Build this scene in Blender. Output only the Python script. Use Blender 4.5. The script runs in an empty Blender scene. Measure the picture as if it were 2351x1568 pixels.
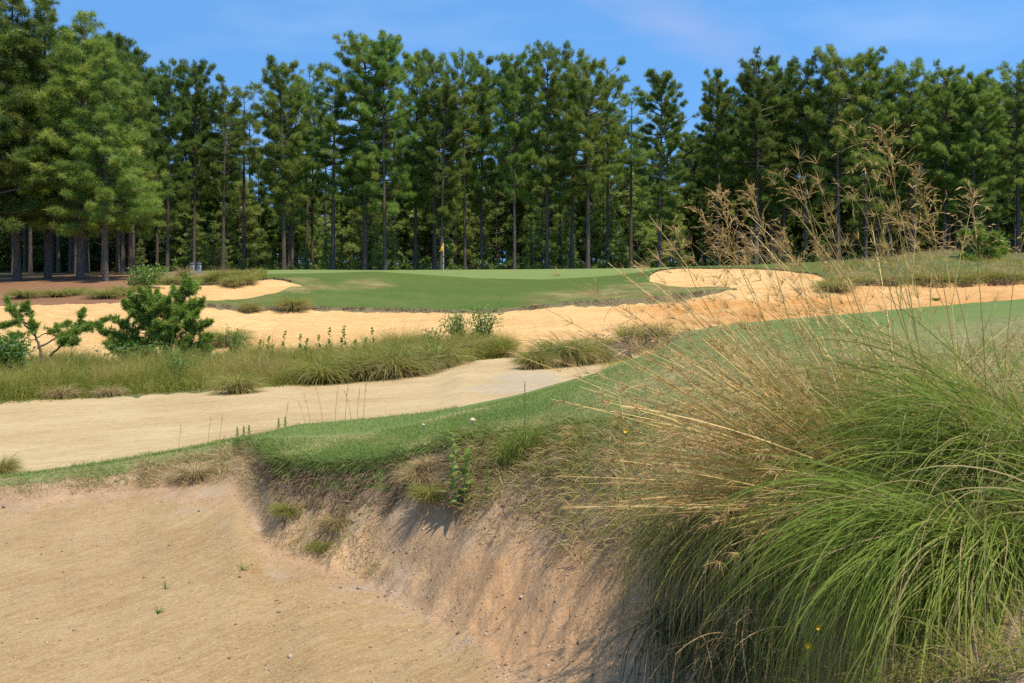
import bpy, math, random
import numpy as np
from mathutils import Vector

# ------------------------------------------------------------------ camera, sky, sun, exposure
SC = bpy.context.scene
C = SC.collection
W0, H0 = 1024.0, 683.0
F = 1100.0            # focal length in pixels of a 1024 wide picture
VH = 262.0            # row of the horizon
cam_d = bpy.data.cameras.new('camera')
cam = bpy.data.objects.new('camera', cam_d); C.objects.link(cam)
cam.location = (0, 0, 0); cam.rotation_euler = (math.radians(90), 0, 0)
cam_d.sensor_width = 36.0
cam_d.lens = 36.0 * F / W0
cam_d.shift_y = -(H0 / 2 - VH) / W0
cam_d.clip_start = 0.05; cam_d.clip_end = 6000
cam_d.dof.use_dof = True; cam_d.dof.focus_distance = 16.0; cam_d.dof.aperture_fstop = 18.0
SC.camera = cam

SUN = Vector((0.27, -0.30, 1.0)).normalized()
world = bpy.data.worlds.new("World"); SC.world = world; world.use_nodes = True
wn = world.node_tree.nodes; wl = world.node_tree.links
wn.clear()
w_out = wn.new('ShaderNodeOutputWorld'); w_bg = wn.new('ShaderNodeBackground')
sky = wn.new('ShaderNodeTexSky'); sky.sky_type = 'NISHITA'; sky.sun_disc = False
sky.sun_elevation = math.asin(SUN.z); sky.sun_rotation = math.atan2(SUN.x, SUN.y)
sky.air_density = 1.0; sky.dust_density = 0.3; sky.ozone_density = 2.2; sky.altitude = 100
w_bg.inputs['Strength'].default_value = 0.15
# thin veils of high cloud, laid out by direction in the sky
tc = wn.new('ShaderNodeTexCoord')
mp = wn.new('ShaderNodeMapping'); mp.inputs['Scale'].default_value = (2.2, 2.2, 9.0)
nz = wn.new('ShaderNodeTexNoise'); nz.inputs['Scale'].default_value = 2.6; nz.inputs['Detail'].default_value = 5
rp = wn.new('ShaderNodeValToRGB'); rp.color_ramp.elements[0].position = 0.47; rp.color_ramp.elements[1].position = 0.85
rp.color_ramp.elements[1].color = (0.16, 0.16, 0.16, 1)
mx = wn.new('ShaderNodeMixRGB'); mx.inputs['Color2'].default_value = (5.0, 5.3, 6.1, 1)
wl.new(tc.outputs['Generated'], mp.inputs['Vector']); wl.new(mp.outputs['Vector'], nz.inputs['Vector'])
wl.new(nz.outputs['Fac'], rp.inputs['Fac']); wl.new(rp.outputs['Color'], mx.inputs['Fac'])
sv = wn.new('ShaderNodeVectorMath'); sv.operation = 'MULTIPLY_ADD'; sv.inputs[1].default_value = (1, 1, 0.8); sv.inputs[2].default_value = (0, 0, 0.42)
sn = wn.new('ShaderNodeVectorMath'); sn.operation = 'NORMALIZE'
wl.new(tc.outputs['Generated'], sv.inputs[0]); wl.new(sv.outputs[0], sn.inputs[0]); wl.new(sn.outputs[0], sky.inputs['Vector'])
hs = wn.new('ShaderNodeHueSaturation'); hs.inputs['Saturation'].default_value = 1.12
wl.new(sky.outputs['Color'], hs.inputs['Color']); tn = wn.new('ShaderNodeMixRGB'); tn.blend_type = 'MULTIPLY'; tn.inputs['Fac'].default_value = 1.0; tn.inputs['Color2'].default_value = (0.97, 1.25, 1.30, 1)
wl.new(hs.outputs['Color'], tn.inputs['Color1']); wl.new(tn.outputs['Color'], mx.inputs['Color1'])
# one greyish lilac streak of cloud
cm = wn.new('ShaderNodeMapping'); cm.vector_type = 'POINT'
dv = Vector(((1560/2351*W0 - 512)/F, 1.0, (VH - 55/2351*W0)/F)).normalized()
cm.inputs['Location'].default_value = (0, 0, 0)
sub = wn.new('ShaderNodeVectorMath'); sub.operation = 'SUBTRACT'; sub.inputs[1].default_value = dv
mp2 = wn.new('ShaderNodeMapping'); mp2.inputs['Rotation'].default_value = (0, math.radians(-22), 0)
sc2 = wn.new('ShaderNodeVectorMath'); sc2.operation = 'MULTIPLY'; sc2.inputs[1].default_value = (12.0, 9, 46.0)
ln = wn.new('ShaderNodeVectorMath'); ln.operation = 'LENGTH'
nz2 = wn.new('ShaderNodeTexNoise'); nz2.inputs['Scale'].default_value = 9; nz2.inputs['Detail'].default_value = 4
ad = wn.new('ShaderNodeMath'); ad.operation = 'MULTIPLY_ADD'; ad.inputs[1].default_value = 1.3
mr = wn.new('ShaderNodeMapRange'); mr.inputs['From Min'].default_value = 2.0; mr.inputs['From Max'].default_value = 0.6
mr.inputs['To Min'].default_value = 0.0; mr.inputs['To Max'].default_value = 0.42
mx2 = wn.new('ShaderNodeMixRGB'); mx2.inputs['Color2'].default_value = (2.3, 2.65, 4.1, 1)
wl.new(tc.outputs['Generated'], sub.inputs[0]); wl.new(sub.outputs[0], mp2.inputs['Vector'])
wl.new(mp2.outputs['Vector'], sc2.inputs[0]); wl.new(sc2.outputs[0], ln.inputs[0])
wl.new(mp.outputs['Vector'], nz2.inputs['Vector'])
wl.new(nz2.outputs['Fac'], ad.inputs[0]); wl.new(ln.outputs['Value'], ad.inputs[2])
wl.new(ad.outputs[0], mr.inputs['Value']); wl.new(mr.outputs[0], mx2.inputs['Fac'])
wl.new(mx.outputs['Color'], mx2.inputs['Color1'])
wl.new(mx2.outputs['Color'], w_bg.inputs['Color']); wl.new(w_bg.outputs[0], w_out.inputs['Surface'])

sun_d = bpy.data.lights.new('sun', 'SUN'); sun_d.energy = 4.1; sun_d.angle = math.radians(0.6); sun_d.color = (1.0, 0.93, 0.82)
sun_o = bpy.data.objects.new('sun', sun_d); C.objects.link(sun_o)
sun_o.rotation_euler = (-SUN).to_track_quat('-Z', 'Y').to_euler(); sun_o.location = (30, -20, 60)
SC.view_settings.view_transform = 'Standard'; SC.view_settings.look = 'None'
SC.view_settings.exposure = 0.5; SC.view_settings.gamma = 1.0
SC.render.engine = 'CYCLES'
SC.cycles.max_bounces = 6; SC.cycles.diffuse_bounces = 3; SC.cycles.transmission_bounces = 4
SC.cycles.use_denoising = False

# ------------------------------------------------------------------ helpers
S = W0 / 2351.0       # the photograph was measured in a 2351 wide picture: uD, vD
def hash2(ix, iy, seed):
    h = (ix.astype(np.int64) * 374761393 + iy.astype(np.int64) * 668265263 + seed * 1442695041) & 0xFFFFFFFF
    h = ((h ^ (h >> 13)) * 1274126177) & 0xFFFFFFFF
    h = h ^ (h >> 16)
    return (h & 0xFFFFFF) / float(0xFFFFFF)
def vnoise(x, y, seed=0):
    ix = np.floor(x); iy = np.floor(y); fx = x - ix; fy = y - iy
    fx = fx*fx*(3-2*fx); fy = fy*fy*(3-2*fy)
    a = hash2(ix, iy, seed); b = hash2(ix+1, iy, seed); c = hash2(ix, iy+1, seed); d = hash2(ix+1, iy+1, seed)
    return (a*(1-fx)+b*fx)*(1-fy) + (c*(1-fx)+d*fx)*fy - 0.5
def fbm(x, y, seed=0, octv=4):
    s = 0; a = 1.0
    for k in range(octv):
        s = s + a*vnoise(x*2**k, y*2**k, seed+k*17); a *= 0.5
    return s
def sstep(a, b, x):
    t = np.clip((x-a)/(b-a), 0, 1); return t*t*(3-2*t)

class MB:
    """collects faces in numpy and links them as one mesh object"""
    def __init__(s): s.v=[]; s.f=[]; s.n=0; s.at={}
    def add(s, v, f, **at):
        v = np.asarray(v, np.float32).reshape(-1, 3); f = np.asarray(f, np.int32)
        s.v.append(v); s.f.append(f + s.n)
        for k in set(s.at) | set(at):
            L = s.at.setdefault(k, [np.zeros(s.n, np.float32)] if s.n else [])
            a = at.get(k, 0.0)
            L.append(np.broadcast_to(np.asarray(a, np.float32), (len(v),)).copy() if np.ndim(a) == 0 else np.asarray(a, np.float32).ravel())
        s.n += len(v); return s
    def mesh(s, name, mats, smooth=True):
        me = bpy.data.meshes.new(name)
        V = np.concatenate(s.v)
        loops = np.concatenate([f.ravel() for f in s.f])
        tot = np.concatenate([np.full(len(f), f.shape[1], np.int32) for f in s.f])
        st = np.concatenate([[0], np.cumsum(tot)[:-1]]).astype(np.int32)
        me.vertices.add(len(V)); me.vertices.foreach_set('co', V.ravel())
        me.loops.add(len(loops)); me.loops.foreach_set('vertex_index', loops)
        me.polygons.add(len(tot)); me.polygons.foreach_set('loop_start', st); me.polygons.foreach_set('loop_total', tot)
        me.polygons.foreach_set('use_smooth', np.full(len(tot), smooth))
        for k, L in s.at.items():
            a = me.attributes.new(k, 'FLOAT', 'POINT'); a.data.foreach_set('value', np.concatenate(L))
        me.update(calc_edges=True)
        for m in (mats if isinstance(mats, (list, tuple)) else [mats]): me.materials.append(m)
        return me
    def build(s, name, mat, parent=None, loc=None, smooth=True):
        return link(name, s.mesh(name, mat, smooth), parent, loc)
def link(name, me, parent=None, loc=None):
    o = bpy.data.objects.new(name, me); C.objects.link(o)
    if parent is not None: o.parent = parent
    if loc is not None: o.location = loc
    return o
def tag(o, label=None, cat=None, group=None, kind=None):
    if label: o['label'] = label
    if cat: o['category'] = cat
    if group: o['group'] = group
    if kind: o['kind'] = kind
    return o
def thing(name, loc, label, cat, group=None, rz=0):
    o = bpy.data.objects.new(name, None); C.objects.link(o); o.empty_display_size = 0.2
    o.location = loc; o.rotation_euler = (0, 0, rz)
    return tag(o, label, cat, group)
def dup(root):
    r = root.copy(); C.objects.link(r)
    for ch in root.children:
        c = ch.copy(); C.objects.link(c); c.parent = r
        for g in ch.children:
            d = g.copy(); C.objects.link(d); d.parent = c
    return r

def tube(mb, P, R, n=6, cap=True, **at):
    """a tube through points P with radii R"""
    P = np.asarray(P, float); R = np.broadcast_to(np.asarray(R, float), (len(P),))
    T = np.gradient(P, axis=0); T /= np.linalg.norm(T, axis=1, keepdims=True) + 1e-9
    ref = np.array([0.13, 0.99, 0.05]) if abs(T[:, 1]).mean() < 0.8 else np.array([1.0, 0.05, 0.1])
    A = np.cross(T, ref); A /= np.linalg.norm(A, axis=1, keepdims=True) + 1e-9
    B = np.cross(T, A)
    a = np.arange(n) * 2*math.pi/n
    V = P[:, None] + R[:, None, None]*(A[:, None]*np.cos(a)[None, :, None] + B[:, None]*np.sin(a)[None, :, None])
    m = len(P); i = np.arange(m-1)[:, None]*n; j = np.arange(n)[None]; k = (j+1) % n
    q = np.stack([i+j, i+k, i+n+k, i+n+j], -1).reshape(-1, 4)
    mb.add(V.reshape(-1, 3), q, **at)
    if cap:
        c = [P[0], P[-1]]
        for e, r0 in ((0, 0), (1, (m-1)*n)):
            base = V.reshape(-1, 3)[r0:r0+n]
            mb.add(np.vstack([base, c[e][None]]), np.stack([np.arange(n), (np.arange(n)+1) % n, np.full(n, n)], -1), **{k2: (v2 if np.ndim(v2) == 0 else float(np.mean(v2))) for k2, v2 in at.items()})

def ribbons(mb, base, az, el, L, droop, w, S_=6, p=1.4, swirl=0.0, twist=None, taper=0.75, rnd=None, minel=-1.5, kink=0.0):
    """grass blades: N ribbons that start at base, rise at elevation el towards az and droop over their length"""
    base = np.asarray(base, float); N = len(base)
    g = lambda a: np.broadcast_to(np.asarray(a, float), (N,))
    az, el, L, droop, w, swirl = map(g, (az, el, L, droop, w, swirl))
    t = np.linspace(0, 1, S_+1); tm = (t[:-1]+t[1:])/2
    e = np.maximum(el[:, None] - droop[:, None]*tm[None]**p, minel)
    a = az[:, None] + swirl[:, None]*tm[None]
    if kink > 0:
        kk = (np.random.rand(N) < kink)*np.random.uniform(.4, 1.5, N); kt = np.random.uniform(.35, .85, N)
        e = e - kk[:, None]*(tm[None] > kt[:, None]); a = a + (np.random.normal(0, .5, N)*(kk > 0))[:, None]*(tm[None] > kt[:, None])
        e = np.maximum(e, minel)
    d = np.stack([np.cos(e)*np.cos(a), np.cos(e)*np.sin(a), np.sin(e)], -1) * (L/S_)[:, None, None]
    P = np.concatenate([np.zeros((N, 1, 3)), np.cumsum(d, 1)], 1) + base[:, None]
    if twist is None: twist = np.random.uniform(-1.2, 1.2, N)
    tw = g(twist)
    side = np.stack([-np.sin(az)*np.cos(tw), np.cos(az)*np.cos(tw), np.sin(tw)], -1)
    ww = w[:, None]*np.maximum(1 - t[None]**2.0, 0.06)**taper*0.5
    A = P + side[:, None]*ww[..., None]; B = P - side[:, None]*ww[..., None]
    V = np.stack([A, B], 2).reshape(N, -1, 3)
    i = np.arange(S_)*2
    q = np.stack([i, i+1, i+3, i+2], -1)
    Fq = (np.arange(N)[:, None, None]*((S_+1)*2) + q[None]).reshape(-1, 4)
    if rnd is None: rnd = np.random.rand(N)
    mb.add(V.reshape(-1, 3), Fq, rnd=np.repeat(g(rnd), (S_+1)*2), tt=np.tile(np.repeat(t, 2), N))
    return P

# ------------------------------------------------------------------ materials
def lin(c):
    return tuple((x/255/12.92 if x/255 <= 0.04045 else ((x/255+0.055)/1.055)**2.4) for x in c) + (1,)
class NT:
    def __init__(s, name):
        s.m = bpy.data.materials.new(name); s.m.use_nodes = True
        s.n = s.m.node_tree.nodes; s.l = s.m.node_tree.links; s.n.clear()
        s.out = s.n.new('ShaderNodeOutputMaterial')
    def node(s, t, **kw):
        o = s.n.new(t)
        for k, v in kw.items(): setattr(o, k, v)
        return o
    def con(s, a, b): s.l.new(a, b)
    def coords(s, scale=(1, 1, 1), rot=(0, 0, 0), kind='Object'):
        if not hasattr(s, 'tc'): s.tc = s.node('ShaderNodeTexCoord')
        m = s.node('ShaderNodeMapping', vector_type='TEXTURE'); m.inputs['Scale'].default_value = tuple(1.0/k for k in scale); m.inputs['Rotation'].default_value = rot
        s.con(s.tc.outputs[kind], m.inputs['Vector']); return m.outputs['Vector']
    def noise(s, vec, scale, detail=4, rough=0.55, lo=None, hi=None):
        n = s.node('ShaderNodeTexNoise'); n.inputs['Scale'].default_value = scale; n.inputs['Detail'].default_value = detail
        n.inputs['Roughness'].default_value = rough; s.con(vec, n.inputs['Vector'])
        return n.outputs['Fac'] if lo is None else s.rng(n.outputs['Fac'], lo, hi)
    def rng(s, x, lo, hi, a=0.0, b=1.0):
        r = s.node('ShaderNodeMapRange'); r.inputs['From Min'].default_value = lo; r.inputs['From Max'].default_value = hi
        r.inputs['To Min'].default_value = a; r.inputs['To Max'].default_value = b; s.con(x, r.inputs['Value']); return r.outputs[0]
    def mix(s, f, a, b, mode='MIX'):
        m = s.node('ShaderNodeMixRGB', blend_type=mode)
        for x, i in ((f, 'Fac'), (a, 'Color1'), (b, 'Color2')):
            if hasattr(x, 'default_value') and hasattr(x, 'links'): s.con(x, m.inputs[i])
            elif i == 'Fac': m.inputs[i].default_value = x
            else: m.inputs[i].default_value = x
        return m.outputs['Color']
    def math(s, op, a, b=0.0):
        m = s.node('ShaderNodeMath', operation=op)
        for k, x in enumerate((a, b)):
            if hasattr(x, 'links'): s.con(x, m.inputs[k])
            else: m.inputs[k].default_value = x
        return m.outputs[0]
    def attr(s, name):
        a = s.node('ShaderNodeAttribute', attribute_name=name); return a.outputs['Fac']
    def ramp(s, f, stops):
        r = s.node('ShaderNodeValToRGB'); e = r.color_ramp.elements
        while len(e) < len(stops): e.new(0.5)
        for k, (p, c) in enumerate(stops): e[k].position = p; e[k].color = c
        s.con(f, r.inputs['Fac']); return r.outputs['Color']
    def bump(s, h, strength, dist, prev=None):
        b = s.node('ShaderNodeBump'); b.inputs['Strength'].default_value = strength; b.inputs['Distance'].default_value = dist
        s.con(h, b.inputs['Height'])
        if prev is not None: s.con(prev, b.inputs['Normal'])
        return b.outputs['Normal']
    def finish(s, col, rough=0.9, normal=None, spec=0.2):
        b = s.node('ShaderNodeBsdfPrincipled'); b.inputs['Roughness'].default_value = rough
        b.inputs['Specular IOR Level'].default_value = spec
        if hasattr(col, 'links'): s.con(col, b.inputs['Base Color'])
        else: b.inputs['Base Color'].default_value = col
        if normal is not None: s.con(normal, b.inputs['Normal'])
        s.con(b.outputs[0], s.out.inputs['Surface']); s.bsdf = b; return s.m

def rgb(r, g, b): return (r, g, b, 1)

def mat_foliage(name, stops, trans=0.35, gloss=0.12, tip=None, tipfrom=0.6, objvar=0.0, rough=0.5):
    n = NT(name)
    col = n.ramp(n.attr('rnd'), stops)
    if tip is not None:
        f = n.rng(n.attr('tt'), tipfrom, 1.0)
        col = n.mix(f, col, tip)
    if objvar > 0:
        oi = n.node('ShaderNodeObjectInfo')
        hs = n.node('ShaderNodeHueSaturation')
        n.con(n.rng(oi.outputs['Random'], 0, 1, 0.5-objvar*0.016, 0.5+objvar*0.003), hs.inputs['Hue'])
        r2 = n.node('ShaderNodeTexWhiteNoise', noise_dimensions='1D'); n.con(oi.outputs['Random'], r2.inputs['W'])
        n.con(n.rng(r2.outputs['Value'], 0, 1, 1-objvar*0.22, 1+objvar*0.25), hs.inputs['Value'])
        n.con(col, hs.inputs['Color']); col = hs.outputs['Color']
    d = n.node('ShaderNodeBsdfDiffuse'); tr = n.node('ShaderNodeBsdfTranslucent'); gl = n.node('ShaderNodeBsdfGlossy')
    gl.inputs['Roughness'].default_value = rough; gl.inputs['Color'].default_value = (0.7, 0.7, 0.7, 1)
    n.con(col, d.inputs['Color']); n.con(n.mix(0.6, col, n.mix(1.0, col, rgb(1.25, 1.2, 0.5), 'MULTIPLY')), tr.inputs['Color'])
    m1 = n.node('ShaderNodeMixShader'); m1.inputs[0].default_value = trans
    n.con(d.outputs[0], m1.inputs[1]); n.con(tr.outputs[0], m1.inputs[2])
    m2 = n.node('ShaderNodeMixShader')
    fr = n.node('ShaderNodeFresnel'); fr.inputs['IOR'].default_value = 1.4
    n.con(n.math('MULTIPLY', fr.outputs[0], gloss*4), m2.inputs[0])
    n.con(m1.outputs[0], m2.inputs[1]); n.con(gl.outputs[0], m2.inputs[2])
    n.con(m2.outputs[0], n.out.inputs['Surface'])
    return n.m

def mat_sand(name, c1, c2, c3, streak_rot=0.0, speck=rgb(0.12, 0.08, 0.05), size=1.0, zone=None, warm=None, streak=0.5, bump=0.5, specks=0.5, bank=None):
    """c1/c2 broad tones, c3 pale grains; size = metres of the broad mottling; zone/warm = attribute + colour of an oxide stain"""
    n = NT(name)
    v = n.coords()
    broad = n.noise(v, 0.45/size, 5, 0.6, 0.35, 0.68)
    col = n.mix(broad, c1, c2)
    vs = n.coords(scale=(1.2/size, 9.0/size, 3.0/size), rot=(0, 0, streak_rot))
    st = n.noise(vs, 1.0, 6, 0.65, 0.42, 0.70)
    col = n.mix(n.math('MULTIPLY', st, streak), col, n.mix(1.0, col, rgb(0.72, 0.62, 0.48), 'MULTIPLY'))
    vf = n.coords(scale=(5.0/size, 26.0/size, 12.0/size), rot=(0, 0, streak_rot))
    sf = n.noise(vf, 1.0, 4, 0.7, 0.52, 0.72)
    col = n.mix(n.math('MULTIPLY', sf, 0.75*specks), col, n.mix(1.0, col, rgb(0.50, 0.40, 0.30), 'MULTIPLY'))
    sg = n.noise(n.coords(scale=(7.0/size, 30.0/size, 14.0/size), rot=(0, 0, streak_rot+.15)), 1.3, 3, 0.7, 0.60, 0.75)
    col = n.mix(n.math('MULTIPLY', sg, 0.6), col, c3)
    if bank:
        bf = n.math('ADD', n.attr('bk'), n.noise(v, 1.6/size, 5, 0.65, 0.2, 0.8)); bf = n.rng(bf, 0.75, 1.15)
        bc = n.mix(n.noise(v, 1.1/size, 5, 0.65, 0.35, 0.65), bank[0], bank[1])
        bc = n.mix(n.math('MULTIPLY', n.noise(v, 0.8/size, 5, 0.7, 0.5, 0.66), 0.7), bc, bank[2])
        col = n.mix(bf, col, bc)
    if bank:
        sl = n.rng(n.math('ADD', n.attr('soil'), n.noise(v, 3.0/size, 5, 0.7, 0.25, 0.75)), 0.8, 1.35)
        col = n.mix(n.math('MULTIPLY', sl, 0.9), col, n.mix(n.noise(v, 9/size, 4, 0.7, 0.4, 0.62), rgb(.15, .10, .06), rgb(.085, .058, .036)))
    if zone: col = n.mix(n.math('MULTIPLY', n.attr(zone), n.noise(v, 1.3/size, 5, 0.6, 0.25, 0.55)), col, warm)
    fine = n.noise(v, 26/size, 4, 0.75, 0.50, 0.72)
    col = n.mix(n.math('MULTIPLY', fine, 0.8), col, c3)
    mid = n.noise(v, 5/size, 6, 0.75, 0.50, 0.72)
    col = n.mix(n.math('MULTIPLY', mid, 0.73*specks), col, n.mix(1.0, col, rgb(0.70, 0.60, 0.48), 'MULTIPLY'))
    dk = n.noise(n.coords(scale=(1, 2.2, 1), rot=(0, 0, streak_rot)), 14/size, 5, 0.75, 0.56, 0.68)
    col = n.mix(n.math('MULTIPLY', dk, specks*0.8), col, n.mix(0.5, col, speck))
    vo = n.node('ShaderNodeTexVoronoi'); vo.inputs['Scale'].default_value = 9/size; n.con(v, vo.inputs['Vector'])
    sp = n.rng(vo.outputs['Distance'], 0.15, 0.09)
    hp = n.noise(v, 1.7/size, 3, 0.6, 0.5, 0.62)
    col = n.mix(n.math('MULTIPLY', n.math('MULTIPLY', sp, hp), specks), col, speck)
    nb = n.bump(n.noise(v, 20/size, 5, 0.7), bump, 0.05*size)
    nb = n.bump(st, bump*0.6, 0.05*size, nb)
    nb = n.bump(sf, -bump*0.5, 0.03*size, nb)
    return n.finish(col, 0.95, nb, 0.1)
# ------------------------------------------------------------------ terrain: profiles along lines of sight, real distances and heights
# each curve: (uD, vD, y) - column, row in the 2351 wide picture and distance ahead in metres
K0 = [(-1500, 3600, 1.2), (0, 3800, 1.2), (1200, 3700, 1.1), (1800, 3300, 1.0), (2351, 3100, 0.9), (3800, 3300, 0.8)]
K1 = [(-1500, 1700, 6.2), (0, 1700, 6.2), (600, 1690, 6.1), (900, 1690, 5.6), (1250, 1690, 4.9), (1540, 1690, 4.5), (1800, 1690, 3.7), (2000, 1690, 3.0), (2351, 1680, 2.4), (3800, 1600, 2.0)]
K2 = [(-1500, 1190, 11.2), (0, 1165, 11.3), (300, 1138, 11.6), (480, 1142, 11.1), (545, 1135, 10.9), (575, 1215, 9.9), (620, 1262, 9.55), (700, 1285, 9.3), (850, 1345, 8.8), (1000, 1430, 7.7), (1100, 1490, 6.9), (1250, 1575, 5.9), (1400, 1600, 5.35), (1540, 1595, 5.0), (1700, 1580, 4.6), (1800, 1570, 4.2), (2000, 1550, 3.4), (2351, 1510, 2.75), (3800, 1450, 2.3)]
K3 = [(-1500, 1150, 11.8), (0, 1122, 11.9), (300, 1088, 12.1), (480, 1058, 12.3), (570, 1040, 12.1), (612, 1085, 10.5), (640, 1112, 10.15), (750, 1132, 9.85), (880, 1130, 9.65), (950, 1100, 9.5), (1050, 1080, 9.2), (1200, 1080, 8.7), (1300, 1105, 8.0), (1400, 1140, 7.2), (1500, 1165, 6.4), (1700, 1185, 5.4), (2000, 1185, 4.6), (2351, 1200, 4.0), (3800, 1250, 3.2)]
K4 = [(-1500, 1120, 12.2), (0, 1107, 12.25), (300, 1064, 12.6), (480, 1032, 12.9), (570, 1012, 13.0), (618, 1036, 11.0), (640, 1052, 10.4), (750, 1064, 10.1), (850, 1058, 10.0), (950, 1034, 9.95), (1050, 1003, 10.0), (1250, 982, 9.3), (1400, 962, 8.7), (1600, 940, 8.2), (1800, 900, 8.2), (2000, 850, 8.6), (2351, 790, 9.0), (3800, 640, 9.0)]
K5 = [(-1500, 1160, 12.8), (0, 1095, 12.8), (200, 1070, 13.1), (400, 1035, 13.4), (600, 996, 13.6), (680, 975, 13.7), (850, 960, 14.2), (1000, 945, 15.2), (1200, 910, 18), (1360, 866, 22), (1440, 838, 25.5), (1510, 808, 30), (1552, 778, 36), (1700, 757, 39), (2000, 735, 40), (2351, 698, 41), (3800, 560, 42)]
K6 = [(-1500, 1140, 15.2), (0, 1105, 14.8), (400, 1055, 15.4), (680, 1000, 15.8), (1000, 975, 17.3), (1200, 936, 20), (1360, 890, 24), (1440, 862, 27.5), (1552, 806, 38), (1700, 785, 41), (2000, 762, 42), (2351, 730, 43), (3800, 600, 44)]
K7 = [(-1500, 950, 28), (0, 927, 29.5), (200, 916, 30.5), (400, 904, 31), (600, 890, 32), (750, 884, 33), (900, 868, 34.2), (1000, 852, 36), (1060, 830, 38), (1170, 821, 39.2), (1300, 812, 40), (1400, 804, 40.6), (1552, 784, 41), (1700, 775, 43), (2000, 752, 44), (2351, 716, 45), (3800, 590, 46)]
K8 = [(-1500, 855, 43), (0, 848, 43), (230, 846, 43.2), (500, 832, 44), (800, 824, 44.3), (1000, 812, 44), (1100, 813, 42.5), (1175, 818.5, 40), (1300, 810, 40.5), (1400, 802, 41), (1552, 778, 42.2), (1700, 772, 43.8), (2000, 748, 45), (2351, 712, 46), (3800, 585, 47)]
K9 = [(-1500, 760, 53), (0, 757, 53), (300, 760, 53), (560, 764, 55), (800, 762, 56), (1100, 752, 57), (1300, 745, 57.5), (1550, 738, 58), (1800, 722, 58), (2100, 704, 57), (2351, 694, 56), (3800, 600, 55)]
K10 = [(-1500, 720, 59), (0, 702, 60), (300, 697, 61), (480, 706, 62), (560, 714, 62.4), (700, 711, 63), (900, 716, 64), (1100, 720, 64.2), (1200, 713, 64.6), (1300, 702, 65.2), (1400, 703, 65.7), (1500, 697, 66.2), (1600, 683, 67), (1690, 668, 68.4), (1900, 662, 68), (2000, 662, 67.5), (2150, 668, 66), (2351, 664, 64), (3800, 600, 60)]
K11 = [(-1500, 712, 61), (0, 694, 61.6), (300, 689, 62.4), (480, 697, 63.3), (560, 704, 63.6), (700, 703, 64.2), (900, 708, 65.1), (1100, 712, 65.3), (1200, 704, 65.8), (1300, 693, 66.3), (1400, 687, 67), (1500, 681, 67.6), (1600, 670, 68.6), (1690, 664.5, 69.3), (1900, 657, 69), (2000, 649, 69), (2150, 650, 68), (2351, 642, 66), (3800, 580, 62)]
K12 = [(-1500, 705, 63), (0, 690, 62.6), (300, 687, 63.4), (480, 690.5, 64.6), (570, 686, 66.4), (640, 672, 68.6), (668, 655, 70.3), (700, 660, 69.6), (1000, 678, 69.0), (1400, 664, 70.4), (1490, 645, 73), (1505, 648, 73), (1525, 655, 72.6), (1570, 660, 72), (1650, 657, 71.6), (1692, 662.5, 70.0), (1900, 655, 69.6), (2000, 647, 69.6), (2351, 640, 66.6), (3800, 578, 62.6)]
K13 = [(-1500, 700, 64), (0, 686, 63.6), (295, 680, 64.6), (312, 657, 67), (430, 655, 69), (480, 656, 69), (560, 648, 70.6), (620, 641, 71.8), (655, 645, 71.5), (680, 654, 70.6), (700, 656, 70.2), (1000, 674, 69.6), (1400, 660, 71), (1488, 637, 74.4), (1506, 622, 76.5), (1560, 617, 77.6), (1700, 617, 78.2), (1800, 622, 77.4), (1880, 632, 75.5), (1908, 652, 70.6), (2000, 645, 70.2), (2351, 638, 67.2), (3800, 575, 63)]
K14 = [(-1500, 660, 72), (0, 650, 73), (300, 642, 74), (480, 634, 75), (600, 629, 77), (750, 626.5, 79.5), (860, 623, 82), (1000, 632, 80.5), (1100, 639, 79.4), (1250, 642, 79.2), (1400, 633, 80.6), (1480, 623, 83), (1560, 612.5, 82), (1700, 611.5, 82.6), (1880, 609, 82), (2000, 604, 80), (2150, 596, 78), (2351, 606, 76), (3800, 570, 70)]
K15 = [(-1500, 650, 86), (0, 641, 85), (200, 629, 88), (330, 626, 91), (480, 621, 92), (700, 619, 92), (860, 620.3, 92), (1100, 619, 93), (1300, 617.5, 93), (1480, 615.5, 93), (1600, 611, 91), (1700, 608.5, 90), (1880, 601, 90), (2020, 597, 90), (2070, 588, 89), (2120, 578, 87), (2200, 575, 86), (2240, 592, 87), (2290, 595, 87), (2310, 582, 87), (2351, 583, 87), (3800, 560, 86)]
K16 = [(-1500, 640, 110), (0, 626, 108), (1100, 619.5, 108), (1880, 610, 108), (2351, 604, 106), (3800, 600, 105)]
K17 = [(-1500, 610, 180), (0, 612, 180), (2351, 612, 180), (3800, 612, 180)]
K18 = [(-1500, 607, 330), (3800, 607, 330)]
KS = [K0, K1, K2, K3, K4, K5, K6, K7, K8, K9, K10, K11, K12, K13, K14, K15, K16, K17, K18]
NSUB = [6, 34, 34, 14, 26, 7, 30, 16, 20, 22, 4, 7, 10, 16, 12, 8, 8, 4]

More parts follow.
